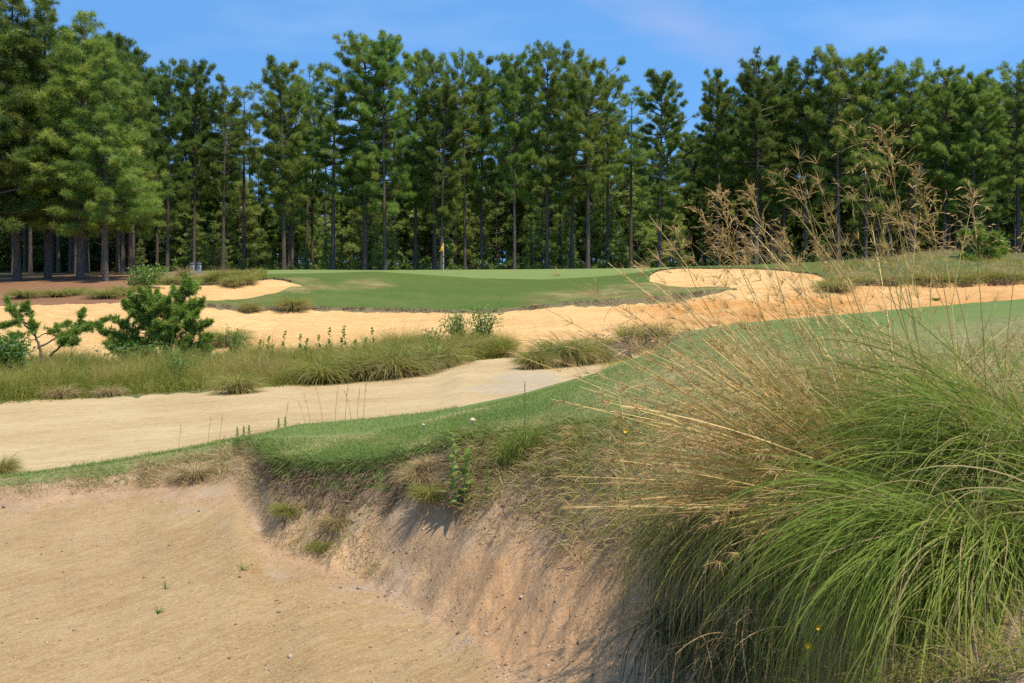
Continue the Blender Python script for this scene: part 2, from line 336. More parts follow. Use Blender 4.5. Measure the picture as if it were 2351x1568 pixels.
def in2(a, b, s): return np.arange(a, b, s, dtype=float)
UC = np.concatenate([in2(-1500, -200, 40), in2(-200, 2552, 4), in2(2552, 3801, 40)])
NC = len(UC)
fine_u = np.arange(-1500, 3801, 2.0)
gk = np.exp(-0.5*(np.arange(-12, 13)*2/9.0)**2); gk /= gk.sum()
def curve(K, col):
    K = np.array(K, float)
    f = np.interp(fine_u, K[:, 0], K[:, col])
    f = np.convolve(np.pad(f, 12, mode='edge'), gk, 'valid')
    return np.interp(UC, fine_u, f)
KV = [curve(k, 1) for k in KS]; KY = [curve(k, 2) for k in KS]
for k in range(1, len(KS)): KY[k] = np.maximum(KY[k], KY[k-1] + (0.02 if k in (8, 12, 13) else 0.12))
KZ = [-(KV[k]*S - VH)/F*KY[k] for k in range(len(KS))]
Yk = np.stack(KY, 1); Zk = np.stack(KZ, 1)               # columns x nodes
# natural edges wander a little: the borders slide along the surface (metres)
WOB = {2: (.45, 40), 3: (.07, 40), 4: (.10, 40), 5: (.10, 40), 7: (1.6, 45), 8: (.5, 40), 10: (.55, 14), 11: (.30, 18), 12: (.35, 30), 13: (.5, 22), 14: (.3, 90)}
Yw = Yk.copy()
for k, (amp, sc) in WOB.items(): Yw[:, k] += amp*fbm(UC/sc, UC*0+k*3.3, k, 4)*np.minimum(1, np.minimum((Yk[:, k]-Yk[:, k-1]), (Yk[:, k+1]-Yk[:, k]))/amp*1.2)
for k in range(1, len(KS)): Yw[:, k] = np.maximum(Yw[:, k], Yw[:, k-1] + 0.015)
def pchip_rows(Y, Z, nsub):
    h = np.diff(Y, axis=1); d = np.diff(Z, axis=1)/h
    m = np.zeros_like(Z)
    w1 = 2*h[:, 1:] + h[:, :-1]; w2 = h[:, 1:] + 2*h[:, :-1]
    same = d[:, 1:]*d[:, :-1] > 0
    with np.errstate(divide='ignore', invalid='ignore'):
        hm = (w1+w2)/(w1/d[:, :-1] + w2/d[:, 1:])
    m[:, 1:-1] = np.where(same, hm, 0); m[:, 0] = d[:, 0]; m[:, -1] = d[:, -1]
    ys, zs, seg = [], [], []
    for k, n in enumerate(nsub):
        t = np.linspace(0, 1, n+1)[(0 if k == 0 else 1):]
        hh = h[:, k:k+1]
        a = Z[:, k:k+1]; b = Z[:, k+1:k+2]; ma = m[:, k:k+1]*hh; mb_ = m[:, k+1:k+2]*hh
        z = (2*t**3-3*t**2+1)*a + (t**3-2*t**2+t)*ma + (-2*t**3+3*t**2)*b + (t**3-t**2)*mb_
        ys.append(Y[:, k:k+1] + t*hh); zs.append(z)
    return np.concatenate(ys, 1), np.concatenate(zs, 1)
BY, BZ = pchip_rows(Yk, Zk, [max(8, n) for n in NSUB])
GY = np.concatenate([Yw[:, k:k+1] + (Yw[:, k+1:k+2]-Yw[:, k:k+1])*np.linspace(0, 1, n+1)[(0 if k == 0 else 1):] for k, n in enumerate(NSUB)], 1)
GZ = np.stack([np.interp(GY[c], BY[c], BZ[c]) for c in range(NC)])
R0 = np.concatenate([[0], np.cumsum(NSUB)])              # row index of each node curve
NR = GY.shape[1]
GU = np.repeat(UC[:, None], NR, 1)
GX = (GU*S - 512)/F*GY
rowk = np.zeros(NR)                                      # fractional node number of each row
for k, n in enumerate(NSUB): rowk[R0[k]:R0[k+1]+1] = k + np.linspace(0, 1, n+1)
def seg_w(a, b, soft=0.25):                              # weight that is 1 between nodes a and b
    return (sstep(a-soft, a+soft, rowk)*(1-sstep(b-soft, b+soft, rowk)))[None, :]
# relief: rills on the clay bank, lumps on the bunker faces, gentle undulation of turf and sand
bankw = seg_w(2.15, 3.0, 0.3)*sstep(540, 640, UC)[:, None]
GV0 = (VH - F*GZ/GY)/S
rill = fbm((GU+0.75*np.minimum(GV0, 1700))/62 + 0.6*GZ + 1.2*fbm(GX*0.8, GY*0.8, 5, 2), GZ*0.9, 21, 4)
lump = fbm(GX*2.2, GY*2.2 + GZ*2.0, 22, 4)
GZ += bankw*(0.15*rill - 0.10*np.abs(fbm((GU+0.75*np.minimum(GV0, 1700))/34, GZ*1.5, 37, 3)) + 0.06*lump + .035*fbm(GX*7, GY*7+GZ*6, 33, 3))*np.minimum(1, GY/7)
GZ += seg_w(0.3, 2.2, 0.3)*(0.035*fbm(GX*0.55, GY*0.55, 23, 3) + 0.026*fbm(GX*4, GY*4, 24, 3))
GZ += seg_w(6, 7, 0.3)*(0.06*fbm(GX*0.35, GY*0.35, 25, 3) + 0.02*fbm(GX*2, GY*2, 26, 2))
GZ += seg_w(8.3, 10, 0.3)*(0.22*fbm(GX*0.30, GY*0.3, 27, 3) + 0.13*fbm(GX*1.2, GZ*2.0, 28, 4))
GZ += seg_w(12.1, 13, 0.2)*(0.06*fbm(GX*0.8, GY*0.8, 29, 3))
GZ += seg_w(2.5, 4.0, 0.3)*(1-sstep(540, 620, UC))[:, None]*0.05*fbm(GX*2.5, GY*2.5, 30, 3)
GZ += seg_w(4.2, 5, 0.3)*sstep(900, 1300, UC)[:, None]*0.05*fbm(GX*0.5, GY*0.4, 31, 2)
GV = (VH - F*GZ/GY)/S                                    # row of every grid point

def pt(u, v, y): return Vector(((u*S-512)/F*y, y, -(v*S-VH)/F*y))
def col_of(u): return int(np.clip(np.searchsorted(UC, u), 1, NC-1))
def gz(u, y):
    """ground height below distance y in column u"""
    c = col_of(u); t = np.clip((u-UC[c-1])/(UC[c]-UC[c-1]), 0, 1)
    return float(np.interp(y, GY[c-1], GZ[c-1])*(1-t) + np.interp(y, GY[c], GZ[c])*t)
def ground(u, y):
    return Vector(((u*S-512)/F*y, y, gz(u, y)))
def gxy(x, y): return ground((x/y*F + 512)/S, y)
def ground_np(u, y):
    """vectorised: points on the ground"""
    u = np.asarray(u, float); y = np.asarray(y, float)
    c = np.clip(np.searchsorted(UC, u), 1, NC-1); t = np.clip((u-UC[c-1])/(UC[c]-UC[c-1]), 0, 1)
    z = np.empty(len(u))
    for cc in np.unique(c):
        m = c == cc
        z[m] = np.interp(y[m], GY[cc-1], GZ[cc-1])*(1-t[m]) + np.interp(y[m], GY[cc], GZ[cc])*t[m]
    return np.stack([(u*S-512)/F*y, y, z], 1)
def hit(u, v, kmin=0.0):
    """the first ground point seen at (uD, vD), searching from node kmin outwards"""
    c = col_of(u); r0 = int(np.searchsorted(rowk, kmin))
    vv = GV[c, r0:]; i = np.argmax(vv <= v) + r0
    i = max(i, 1)
    a, b = GV[c, i-1], GV[c, i]; t = 0 if a == b else np.clip((a-v)/(a-b), 0, 1)
    y = GY[c, i-1]*(1-t) + GY[c, i]*t
    return ground(u, y)
def ky(k, u):
    """distance of fractional node curve k at columns u"""
    u = np.asarray(u, float); k = np.asarray(k, float)
    kk = np.clip(np.floor(k).astype(int), 0, len(KS)-2); fr = k-kk
    a = np.stack([np.interp(u, UC, KY[j]) for j in range(len(KS))])
    i = np.arange(len(u))
    return a[kk, i]*(1-fr) + a[kk+1, i]*fr

def patch(name, k0, k1, mat, u0=-1500, u1=3800, lift=0.0, label=None, **masks):
    """one ground sheet: the grid between node curves k0 and k1 and columns u0..u1"""
    c0 = int(np.searchsorted(UC, u0)); c1 = min(int(np.searchsorted(UC, u1)), NC-1)
    r0, r1 = R0[k0], R0[k1]
    sl = (slice(c0, c1+1), slice(r0, r1+1))
    V = np.stack([GX[sl], GY[sl], GZ[sl]+lift], -1); nc, nr = V.shape[:2]
    i = np.arange(nc-1)[:, None]*nr + np.arange(nr-1)[None]
    q = np.stack([i, i+nr, i+nr+1, i+1], -1).reshape(-1, 4)
    mb = MB(); at = {k: (np.broadcast_to(f, GU.shape)[sl]).ravel() for k, f in masks.items()}
    mb.add(V.reshape(-1, 3), q, **at)
    o = mb.build(name, mat)
    return tag(o, label, None, None, 'structure')

def blob(u, v, su, sv, seed=0, amp=0.6):
    """soft irregular patch on the ground around (u, v)"""
    d = ((GU-u)/su)**2 + ((GV-v)/sv)**2
    return np.clip(1.25 - d - amp*2*fbm(GU/su*1.6+seed, GV/sv*1.6, seed, 3), 0, 1)

def mat_turf(name, c1, c2, dry, size=1.0, zone=None, bump=0.6, dryamt=0.5, stretch=(1, 1, 1)):
    n = NT(name); v = n.coords(scale=stretch)
    col = n.mix(n.noise(v, 0.35/size, 5, 0.6, 0.35, 0.66), c1, c2)
    d = n.noise(v, 0.8/size, 6, 0.7, 0.52, 0.74)
    col = n.mix(n.math('MULTIPLY', d, dryamt), col, dry)
    g = n.noise(n.coords(scale=(1, 0.5, 1)), 38/size, 3, 0.7, 0.42, 0.64)
    col = n.mix(n.math('MULTIPLY', g, 0.45), col, n.mix(1.0, col, rgb(0.55, 0.6, 0.5), 'MULTIPLY'))
    if zone: 
        zz = n.math('MULTIPLY', n.attr(zone), n.noise(v, 2.0/size, 5, 0.7, 0.30, 0.60))
        col = n.mix(zz, col, n.mix(n.noise(v, 5/size, 4, 0.7, 0.4, 0.6), dry, n.mix(1.0, dry, rgb(0.62, 0.55, 0.5), 'MULTIPLY')))
    nb = n.bump(n.noise(v, 30/size, 4, 0.7), bump, 0.04*size)
    nb = n.bump(n.noise(v, 2.5/size, 3, 0.6), bump*0.6, 0.15*size, nb)
    return n.finish(col, 0.85, nb, 0.15)

M_SAND = mat_sand('bunker_sand', rgb(.39, .265, .125), rgb(.315, .20, .085), rgb(.51, .385, .225), 0.86, size=0.55, zone='ox', warm=rgb(.40, .225, .105), specks=0.75, bank=(rgb(.42, .265, .14), rgb(.28, .175, .095), rgb(.37, .275, .19)))
M_WASTE = mat_sand('white_sand', rgb(.53, .39, .20), rgb(.41, .28, .125), rgb(.60, .47, .28), 0.15, size=1.2, zone='ox', warm=rgb(.38, .30, .20), specks=0.75)
M_OSAND = mat_sand('golden_sand', rgb(.80, .49, .20), rgb(.71, .41, .155), rgb(.74, .52, .25), 0.1, size=2.2, zone='ox', warm=rgb(.58, .25, .06), specks=0.5, streak=0.6, bump=0.9)
M_TURF = mat_turf('fairway_grass', rgb(.125, .178, .038), rgb(.160, .20, .046), rgb(.33, .27, .12), 0.7, zone='dry', dryamt=0.25)
M_APRON = mat_turf('apron_grass', rgb(.070, .110, .018), rgb(.092, .122, .022), rgb(.24, .20, .075), 4.0, zone='dry', bump=0.2, dryamt=0.3, stretch=(0.6, 1, 1))
M_GREEN = mat_turf('green_grass', rgb(.165, .215, .062), rgb(.185, .23, .070), rgb(.24, .26, .09), 5.0, bump=0.08, dryamt=0.3, stretch=(0.5, 1, 1))
M_ISLE = mat_turf('island_soil', rgb(.14, .125, .05), rgb(.10, .105, .035), rgb(.32, .24, .12), 2.0, bump=0.6)
M_STRAW = mat_turf('pine_straw', rgb(.26, .13, .065), rgb(.21, .10, .05), rgb(.32, .19, .10), 3.0, bump=0.5)
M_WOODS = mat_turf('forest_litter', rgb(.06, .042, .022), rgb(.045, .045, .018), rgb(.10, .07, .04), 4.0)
M_ROUGH = mat_turf('rough_grass', rgb(.10, .125, .04), rgb(.13, .135, .045), rgb(.30, .21, .11), 3.0, zone='dry', bump=0.5, dryamt=0.7)

ox = np.clip(blob(1150, 1400, 320, 160, 3) + blob(1330, 1330, 170, 110, 4) + 0.7*blob(1230, 1490, 150, 90, 6), 0, 1)*sstep(850, 1150, GU)
BK = np.clip(sstep(1.55, 2.35, rowk)[None, :]*(.55+.55*sstep(540, 640, UC)[:, None]) + 0.9*blob(1330, 1560, 240, 170, 41)*sstep(1000, 1250, GU), 0, 1)*np.ones_like(GU)
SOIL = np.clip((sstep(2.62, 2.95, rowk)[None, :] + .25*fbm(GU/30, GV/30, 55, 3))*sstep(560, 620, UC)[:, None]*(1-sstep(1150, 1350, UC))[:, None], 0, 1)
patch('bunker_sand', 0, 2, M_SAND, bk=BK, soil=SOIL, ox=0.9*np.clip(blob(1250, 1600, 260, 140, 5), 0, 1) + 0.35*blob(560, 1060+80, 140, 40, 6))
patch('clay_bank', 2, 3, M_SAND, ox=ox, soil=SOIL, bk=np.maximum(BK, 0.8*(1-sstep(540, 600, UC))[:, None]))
dry = (1-sstep(560, 640, UC))[:, None]*np.clip(seg_w(2.0, 4.6, 0.5)*0.9, 0, 1) + sstep(1000, 1300, UC)[:, None]*seg_w(2, 4.15, 0.1)*0.9
dry = dry + 0.5*blob(800, 1010, 180, 14, 7) + 0.5*blob(1120, 985, 120, 14, 9) + 0.35*sstep(1250, 1400, UC)[:, None]*(1-sstep(1700, 1900, UC))[:, None]*seg_w(4.0, 4.6, 0.2) + 0.25*blob(1750, 880, 300, 40, 12)
patch('fairway', 3, 5, M_TURF, dry=np.clip(dry, 0, 1))
patch('waste_sand', 5, 7, M_WASTE, ox=np.clip(blob(1240, 880, 160, 28, 8), 0, 1))
patch('grassy_ground', 7, 8, M_ISLE)
patch('bunker_face', 8, 10, M_OSAND, ox=np.clip(0.95*blob(1800, 720, 330, 40, 9) + 0.7*blob(2100, 690, 300, 40, 10) + 0.25*blob(800, 780, 500, 14, 11), 0, 1))
M_LIP = mat_turf('sod_lip', rgb(.14, .12, .05), rgb(.22, .16, .08), rgb(.30, .20, .11), 1.2, bump=0.9)
patch('sod_lip', 10, 11, M_LIP, 470, 1690); patch('straw_edge', 10, 11, M_STRAW, -1500, 470); patch('bunker_rim', 10, 11, M_OSAND, 1690, 3800, ox=0.5)
ap_dry = np.clip(blob(680, 655, 70, 16, 13) + blob(850, 651, 62, 10, 14)*(GU < 960) + 0.6*blob(760, 660, 110, 8, 15) + seg_w(11, 12, 0.1)*(0.55*(1-sstep(560, 700, UC)) + 1.0*sstep(1150, 1300, UC))[:, None] + 0.7*blob(1440, 660, 60, 10, 16), 0, 1)
patch('apron', 11, 12, M_APRON, 440, 1690, dry=ap_dry)
patch('straw_slope', 11, 13, M_STRAW, -1500, 300)
patch('straw_strip', 11, 12, M_STRAW, 300, 440)
patch('greenside_sand', 12, 13, M_OSAND, 300, 690, ox=0.1)
patch('apron_middle', 12, 13, M_APRON, 690, 1490, dry=ap_dry)
patch('bunker_sand_pocket', 12, 13, M_OSAND, 1490, 1905, ox=np.clip(blob(1840, 634, 50, 9, 17), 0, 1))
patch('bunker_rim_sand', 11, 12, M_OSAND, 1690, 1905, ox=0.4)
patch('rough_slope', 11, 14, M_ROUGH, 1905, 3800, dry=np.clip(blob(1960, 640, 60, 20, 18)+blob(2330, 640, 90, 40, 19), 0, 1))
patch('straw_floor', 13, 15, M_STRAW, -1500, 330)
patch('knoll', 13, 14, M_ROUGH, 330, 600, dry=0.5)
patch('apron_slope', 13, 14, M_APRON, 600, 1905, dry=ap_dry)
patch('knoll_top', 14, 15, M_ROUGH, 330, 600, dry=0.6)
patch('putting_green', 14, 15, M_GREEN, 600, 1540)
patch('green_surround', 14, 15, M_APRON, 1540, 2040, dry=0.15)
patch('mounds', 14, 15, M_ROUGH, 2040, 3800, dry=np.clip(blob(2080, 610, 60, 16, 20), 0, 1))
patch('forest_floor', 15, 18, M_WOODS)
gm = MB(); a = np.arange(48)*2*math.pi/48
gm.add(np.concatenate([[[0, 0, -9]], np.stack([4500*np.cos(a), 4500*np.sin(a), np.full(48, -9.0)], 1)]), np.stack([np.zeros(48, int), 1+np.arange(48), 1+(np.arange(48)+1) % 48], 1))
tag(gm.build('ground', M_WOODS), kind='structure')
# ------------------------------------------------------------------ pines
def needles(mb, P, D, ln, w, n, rng, spread=1.1, rnd=None):
    """tufts at P pointing along D: n thin needles each fanning out round the shoot"""
    N = len(P)
    P = np.repeat(P, n, 0); Dn = np.repeat(D, n, 0)
    r = rng.normal(size=(N*n, 3)); r /= np.linalg.norm(r, axis=1, keepdims=True)
    d = Dn*rng.uniform(0.15, 1.1, (N*n, 1)) + r*spread; d /= np.linalg.norm(d, axis=1, keepdims=True)
    sd = np.cross(d, rng.normal(size=(N*n, 3))); sd /= np.linalg.norm(sd, axis=1, keepdims=True)+1e-9
    L = ln*rng.uniform(0.7, 1.15, (N*n, 1))
    o = P - Dn*rng.uniform(0, 0.35, (N*n, 1))*ln
    a = o + d*L*0.12 - sd*w*0.5; b = o + d*L*0.12 + sd*w*0.5; c = o + d*L
    V = np.stack([a, b, c], 1).reshape(-1, 3)
    f = np.arange(N*n*3).reshape(-1, 3)
    rr = np.repeat(rng.random(N) if rnd is None else rnd, n)
    rr = np.clip(rr*0.75 + rng.random(N*n)*0.25, 0, 1)
    mb.add(V, f, rnd=np.repeat(rr, 3), tt=np.tile([0.0, 0.0, 1.0], N*n))

def make_pine(seed, H=20.0, base=0.45, R=3.2, rt=0.24, form='tall', whorl=0.55, nn=15, nl=0.46, nw=0.038, gap=0.12, tw=0.72, dead=9, lean=0.3, pad=0.85, ntuft=14):
    """trunk mesh and crown mesh of one pine: limbs in whorls, twigs on the limbs, needle tufts on the twigs"""
    rng = np.random.default_rng(seed)
    T = MB(); Cn = MB()
    k = 14; tz = np.linspace(0, 1, k)
    bx = np.cumsum(rng.normal(0, 0.05*lean, k))*tz*H/20 + rng.normal(0, 0.1)*lean*tz*H/8; by = np.cumsum(rng.normal(0, 0.05*lean, k))*tz*H/20
    bx -= bx[0]; by -= by[0]
    zz = tz*H*0.985
    rr = rt*(1-tz)**0.75 + 0.03*H/20
    rr[0] *= 1.35; zz[0] = -0.5
    tube(T, np.stack([bx, by, zz], 1), rr, 8)
    at = lambda z: np.array([np.interp(z, zz, bx), np.interp(z, zz, by), z])
    tips, dirs, trnd = [], [], []
    z = base*H
    while z < H*0.985:
        t = (z - base*H)/(H*(1-base))
        if form == 'tall': prof = (0.62 + 0.7*t)*min(1, t/0.12+0.45) if t < 0.55 else math.sqrt(max(0.0, 1.0 - ((t-0.55)/0.50)**2))
        elif form == 'round': prof = math.sqrt(max(0, 1-((t-0.45)/0.60)**2))
        elif form == 'cone': prof = max(0.03, (1-t)**0.72)*min(1, t/0.10+0.6)
        else: prof = max(0.06, (1-t)**0.85)
        nb = rng.integers(3, 6)
        az0 = rng.uniform(0, 6.28)
        for j in range(nb):
            if rng.random() < gap: continue
            az = az0 + j*6.283/nb + rng.normal(0, 0.25)
            L = R*prof*rng.uniform(0.5, 1.15)
            if L < 0.25*nl: continue
            e0 = (-0.05 + 0.72*t**1.5 + rng.normal(0, 0.13)) if form != 'young' else (0.25 + 0.55*t + rng.normal(0, 0.1))
            m = 6; s = np.linspace(0, 1, m)
            e = e0 + 0.45*s*s + rng.normal(0, 0.05)
            a = az + rng.normal(0, 0.12)*s
            st = L/(m-1)
            d = np.stack([np.cos(e)*np.cos(a), np.cos(e)*np.sin(a), np.sin(e)], 1)
            P = at(z) + np.concatenate([[[0, 0, 0]], np.cumsum(d[:-1]*st, 0)])
            r0 = max(0.012, min(0.09, 0.020*L))*(H/20 if form == 'young' else 1)*1.15
            tube(T, P, r0*(1-0.8*s), 4, cap=False)
            # needle pads along the limb (rounded clumps), or twigs with tufts on a young pine
            npad = max(1, int(round(L/pad*rng.uniform(.9, 1.3))))
            for w_ in np.append(rng.uniform(0.30, .95, npad-1), 1.0):
                b = np.array([np.interp(w_, s, P[:, i]) for i in range(3)])
                ta = a[-1] + rng.normal(0, .7)*(1 if w_ < .96 else .2)
                off = np.array([math.cos(ta), math.sin(ta), .35])*pad*rng.uniform(.1, .6)
                c = b + off; rp_ = pad*rng.uniform(.42, .80)*(0.75+.25*min(1, L/1.5))
                if rng.random() < .5: tube(T, np.stack([b, c]), [r0*0.3, r0*0.15], 3, cap=False)
                kk = max(4, int(ntuft*rp_*rp_/(.36*pad*pad)))
                q = rng.normal(size=(kk, 3)); q /= np.linalg.norm(q, axis=1, keepdims=True); q *= rng.random((kk, 1))**.33
                q[:, 2] = np.where(q[:, 2] < 0, q[:, 2]*.55, q[:, 2])
                nr = rng.random()
                tips.extend(c + q*np.array([1, 1, .72])*rp_); dirs.extend(q + np.array([0, 0, .28])); trnd.extend(np.clip(nr + rng.normal(0, .12, kk), 0, 1))
        z += whorl*rng.uniform(0.75, 1.35)
    for f in np.linspace(0, 1, 4): tips.append(at(H*0.985) + np.array([0, 0, -f*0.4*nl])); dirs.append(np.array([0, 0, 1.0])); trnd.append(rng.random())
    for j in range(dead):                                   # bare dead stubs and snags below the crown
        zd = rng.uniform(0.35, 1.0)*base*H; az = rng.uniform(0, 6.28); L = rng.uniform(0.4, 1.8)
        P = at(zd) + np.stack([s*L*np.array([math.cos(az), math.sin(az), 0.25*s]) for s in np.linspace(0, 1, 4)])
        tube(T, P, np.linspace(0.03, 0.008, 4), 3, cap=False)
    P = np.array(tips); D = np.array(dirs); D /= np.linalg.norm(D, axis=1, keepdims=True)
    needles(Cn, P, D, nl, nw, nn, rng, rnd=np.array(trnd))
    return T, Cn

nb_ = NT('pine_bark'); v_ = nb_.coords(scale=(1, 1, 0.35))
c_ = nb_.mix(nb_.noise(v_, 7, 5, 0.7, 0.38, 0.64), rgb(.085, .060, .042), rgb(.16, .122, .092))
c_ = nb_.mix(nb_.noise(v_, 22, 3, 0.7, 0.56, 0.70), c_, rgb(.28, .24, .19))
M_BARK = nb_.finish(c_, 0.95, nb_.bump(nb_.noise(v_, 16, 4, 0.7), 0.9, 0.06), 0.1)
PINE = [(0.0, rgb(.100, .172, .034)), (0.4, rgb(.162, .248, .046)), (0.75, rgb(.226, .310, .060)), (1.0, rgb(.31, .36, .08))]
M_PINE = mat_foliage('pine_needles', PINE, 0.5, 0.03, objvar=1.5)
LIGHTP = [(0.0, rgb(.18, .26, .045)), (0.5, rgb(.26, .345, .06)), (1.0, rgb(.36, .42, .09))]
M_SAPL = mat_foliage('sapling_needles', LIGHTP, 0.45, 0.08, objvar=0.8)

def store(t):
    T, Cn = t
    return T.mesh('trunk', M_BARK), Cn
PV = {}
def variant(key, mat, **kw):
    T, Cn = make_pine(**kw); PV[key] = (T.mesh('trunk', M_BARK), Cn.mesh('crown', mat, smooth=False), kw.get('H', 20.0))
for i in range(6): variant('tall%d' % i, M_PINE, seed=10+i, H=22, base=[.30, .24, .36, .28, .42, .33][i], R=[4.0, 3.7, 4.2, 3.5, 4.4, 3.6][i], form='tall', whorl=[.62, .62, .75, .6, .8, .55][i], gap=[.16, .22, .28, .2, .3, .12][i], rt=[.25, .22, .26, .2, .24, .22][i], pad=[.75, .65, .85, .6, .72, .68][i], lean=[.3, .6, .4, .8, .7, .3][i])
for i in range(5): variant('round%d' % i, M_PINE, seed=30+i, H=22, base=[.30, .24, .36, .40, .27][i], R=[4.6, 4.1, 4.4, 4.9, 4.3][i], form='round', whorl=[.55, .5, .65, .6, .7][i], gap=[.14, .12, .2, .16, .22][i], rt=[.26, .22, .25, .24, .21][i], pad=[.75, .65, .82, .7, .6][i], lean=[.3, .5, .7, .4, .8][i])
for i in range(3): variant('full%d' % i, M_PINE, pad=.7, seed=50+i, H=20, base=[.17, .24, .20][i], R=[4.6, 4.0, 4.2][i], form='cone', whorl=.46, gap=.08, rt=.21, nl=.47, nn=14)
for i in range(2): variant('thin%d' % i, M_PINE, seed=70+i, H=20, base=[.55, .62][i], R=[2.0, 2.2][i], form='tall', whorl=.75, gap=.3, rt=.17)
for i in range(3): variant('sapling%d' % i, M_SAPL, seed=90+i, H=9, base=[.10, .18, .06][i], R=[2.0, 1.8, 2.1][i], form='cone', whorl=.5, gap=.12, rt=.09, nl=.32, nn=12, nw=.038, pad=.62, ntuft=12, dead=2)

def plant(key, u, y, vtop, label, group=None, name='pine_tree', cat='pine tree', wide=1.0, rz=None, lean=0.0, rs=random.Random(5)):
    tm, cm_, H = PV[key]
    b = ground(u, y)
    ztop = -(vtop*S - VH)/F*y
    s = (ztop - b.z)/(H*1.035)
    t = thing(name, b, label, cat, group, rs.uniform(0, 6.28) if rz is None else rz)
    t.scale = (s*wide, s*wide, s); t.rotation_euler.x = rs.gauss(0, 0.008); t.rotation_euler.y = lean
    link('trunk', tm, t); link('crown', cm_, t)
    return t
GF = 'pines in the front row of the wood'
# (kind, column of the foot, distance, row of the top, width, label)
FRONT = [
 ('full0', -60, 74, -110, 1.1, 'broad full pine cut off by the left border'),
 ('full1', 40, 77, -60, 1.0, 'tall dense pine with its top cut off, second from the left border'),
 ('full2', 110, 79, -25, 1.0, 'dense pine whose tip just leaves the picture above the red straw slope'),
 ('full0', 184, 76, 4, 1.08, 'largest full pine at left, its tip near the top border'),
 ('full1', 242, 73, 78, 1.05, 'bushy pine with thick dark trunk standing on the red pine straw, low crown'),
 ('full2', 300, 84, 128, 0.9, 'full pine at the right end of the dense left group, sloping outline'),
 ('tall1', 384, 92, 138, 0.80, 'tall pine with pale speckled trunk left of the two grey boxes'),
 ('tall5', 445, 97, 136, 0.72, 'tall pine with straight dark trunk directly behind the two grey boxes'),
 ('tall4', 512, 98, 183, 0.85, 'open branched pine with visible sky between its upper limbs'),
 ('thin0', 560, 104, 198, 1.1, 'low thin pine top beside the open branched pine'),
 ('tall0', 652, 97, 144, 0.85, 'pine with two lumpy tops right of the first dip in the skyline'),
 ('thin1', 703, 106, 140, 0.7, 'very narrow spiky pine top standing up in the skyline left of the highest crown'),
 ('tall1', 671, 100, 175, 0.9, 'pine with leaning grey trunk above the dry patches of the apron'),
 ('tall4', 764, 99, 170, 1.0, 'pine with thin crooked trunk and wide low limbs left of the highest crown'),
 ('round0', 838, 99, 83, 0.92, 'highest pine of the middle skyline, wide rounded dome'),
 ('round4', 884, 97, 90, 0.80, 'tall pine right beside the highest dome, thick lit trunk to the ground'),
 ('tall0', 953, 102, 121, 0.72, 'pine with stepped crown right of the highest dome'),
 ('tall2', 998, 100, 133, 0.80, 'pine with pointed tufts behind the left of the flag'),
 ('tall1', 1013, 98, 180, 0.9, 'dark leaning pine with black trunk right behind the yellow flag'),
 ('round2', 1068, 101, 119, 0.70, 'broad topped pine right of the flag with twin straight trunks below'),
 ('tall3', 1106, 103, 127, 0.74, 'slim pine sharing the broad crown right of the flag'),
 ('tall5', 1181, 99, 122, 0.72, 'pine with long bare grey trunk about midway along the green'),
 ('round0', 1256, 100, 102, 0.70, 'second highest pine of the middle, clustered knobby top'),
 ('tall2', 1312, 102, 122, 0.76, 'pine with forked trunk above the right half of the green'),
 ('round3', 1350, 98, 146, 0.86, 'full crowned pine over a straight pale trunk near the right end of the green'),
 ('tall4', 1395, 104, 138, 0.8, 'pine on the right end of the middle group, before the gap of sky'),
 ('thin0', 1448, 107, 214, 1.2, 'low pine in the gap of sky left of the single rounded crown'),
 ('round4', 1513, 99, 167, 0.92, 'rounded pine crown standing alone between two gaps of sky, behind the sand pocket'),
 ('tall3', 1650, 100, 160, 0.72, 'lone pine with a dark trunk and clear sky on both sides'),
 ('round3', 1735, 98, 139, 0.88, 'first tall dense crown right of the lone dark trunk'),
 ('round1', 1800, 101, 148, 0.92, 'flat topped pine in the right group, second crown from the gap'),
 ('round2', 1850, 99, 134, 0.80, 'pine with upright candle tips in the right group'),
 ('round0', 1925, 97, 116, 0.86, 'highest pine of the right group, broad dark dome'),
 ('round4', 1988, 98, 119, 0.82, 'tall pine touching the broad dark dome on its right'),
 ('tall0', 2043, 102, 160, 0.9, 'ragged pine with open twigs in a notch of the right skyline'),
 ('round2', 2095, 99, 140, 0.95, 'pointed pine crown behind the tall grass plumes'),
 ('round3', 2168, 98, 164, 0.95, 'pine above the grassy mounds, yellowish lumpy crown'),
 ('round1', 2235, 97, 170, 0.95, 'bushy pine over the small young pine on the mound'),
 ('tall1', 2268, 104, 190, 1.0, 'lower pine in the last notch before the right border'),
 ('round2', 2338, 98, 143, 0.9, 'tall open pine at the right border'),
 ('round1', 2420, 98, 130, 1.0, 'pine crown half cut off by the right border'),
 ('full1', -160, 78, -90, 1.1, 'outermost pine beyond the left border, only a side limb showing'),
]
for k, u, y, vt, wd, lab in FRONT: plant(k, u, y, vt, lab, GF, wide=wd, lean=random.Random(u).gauss(0, 0.018))

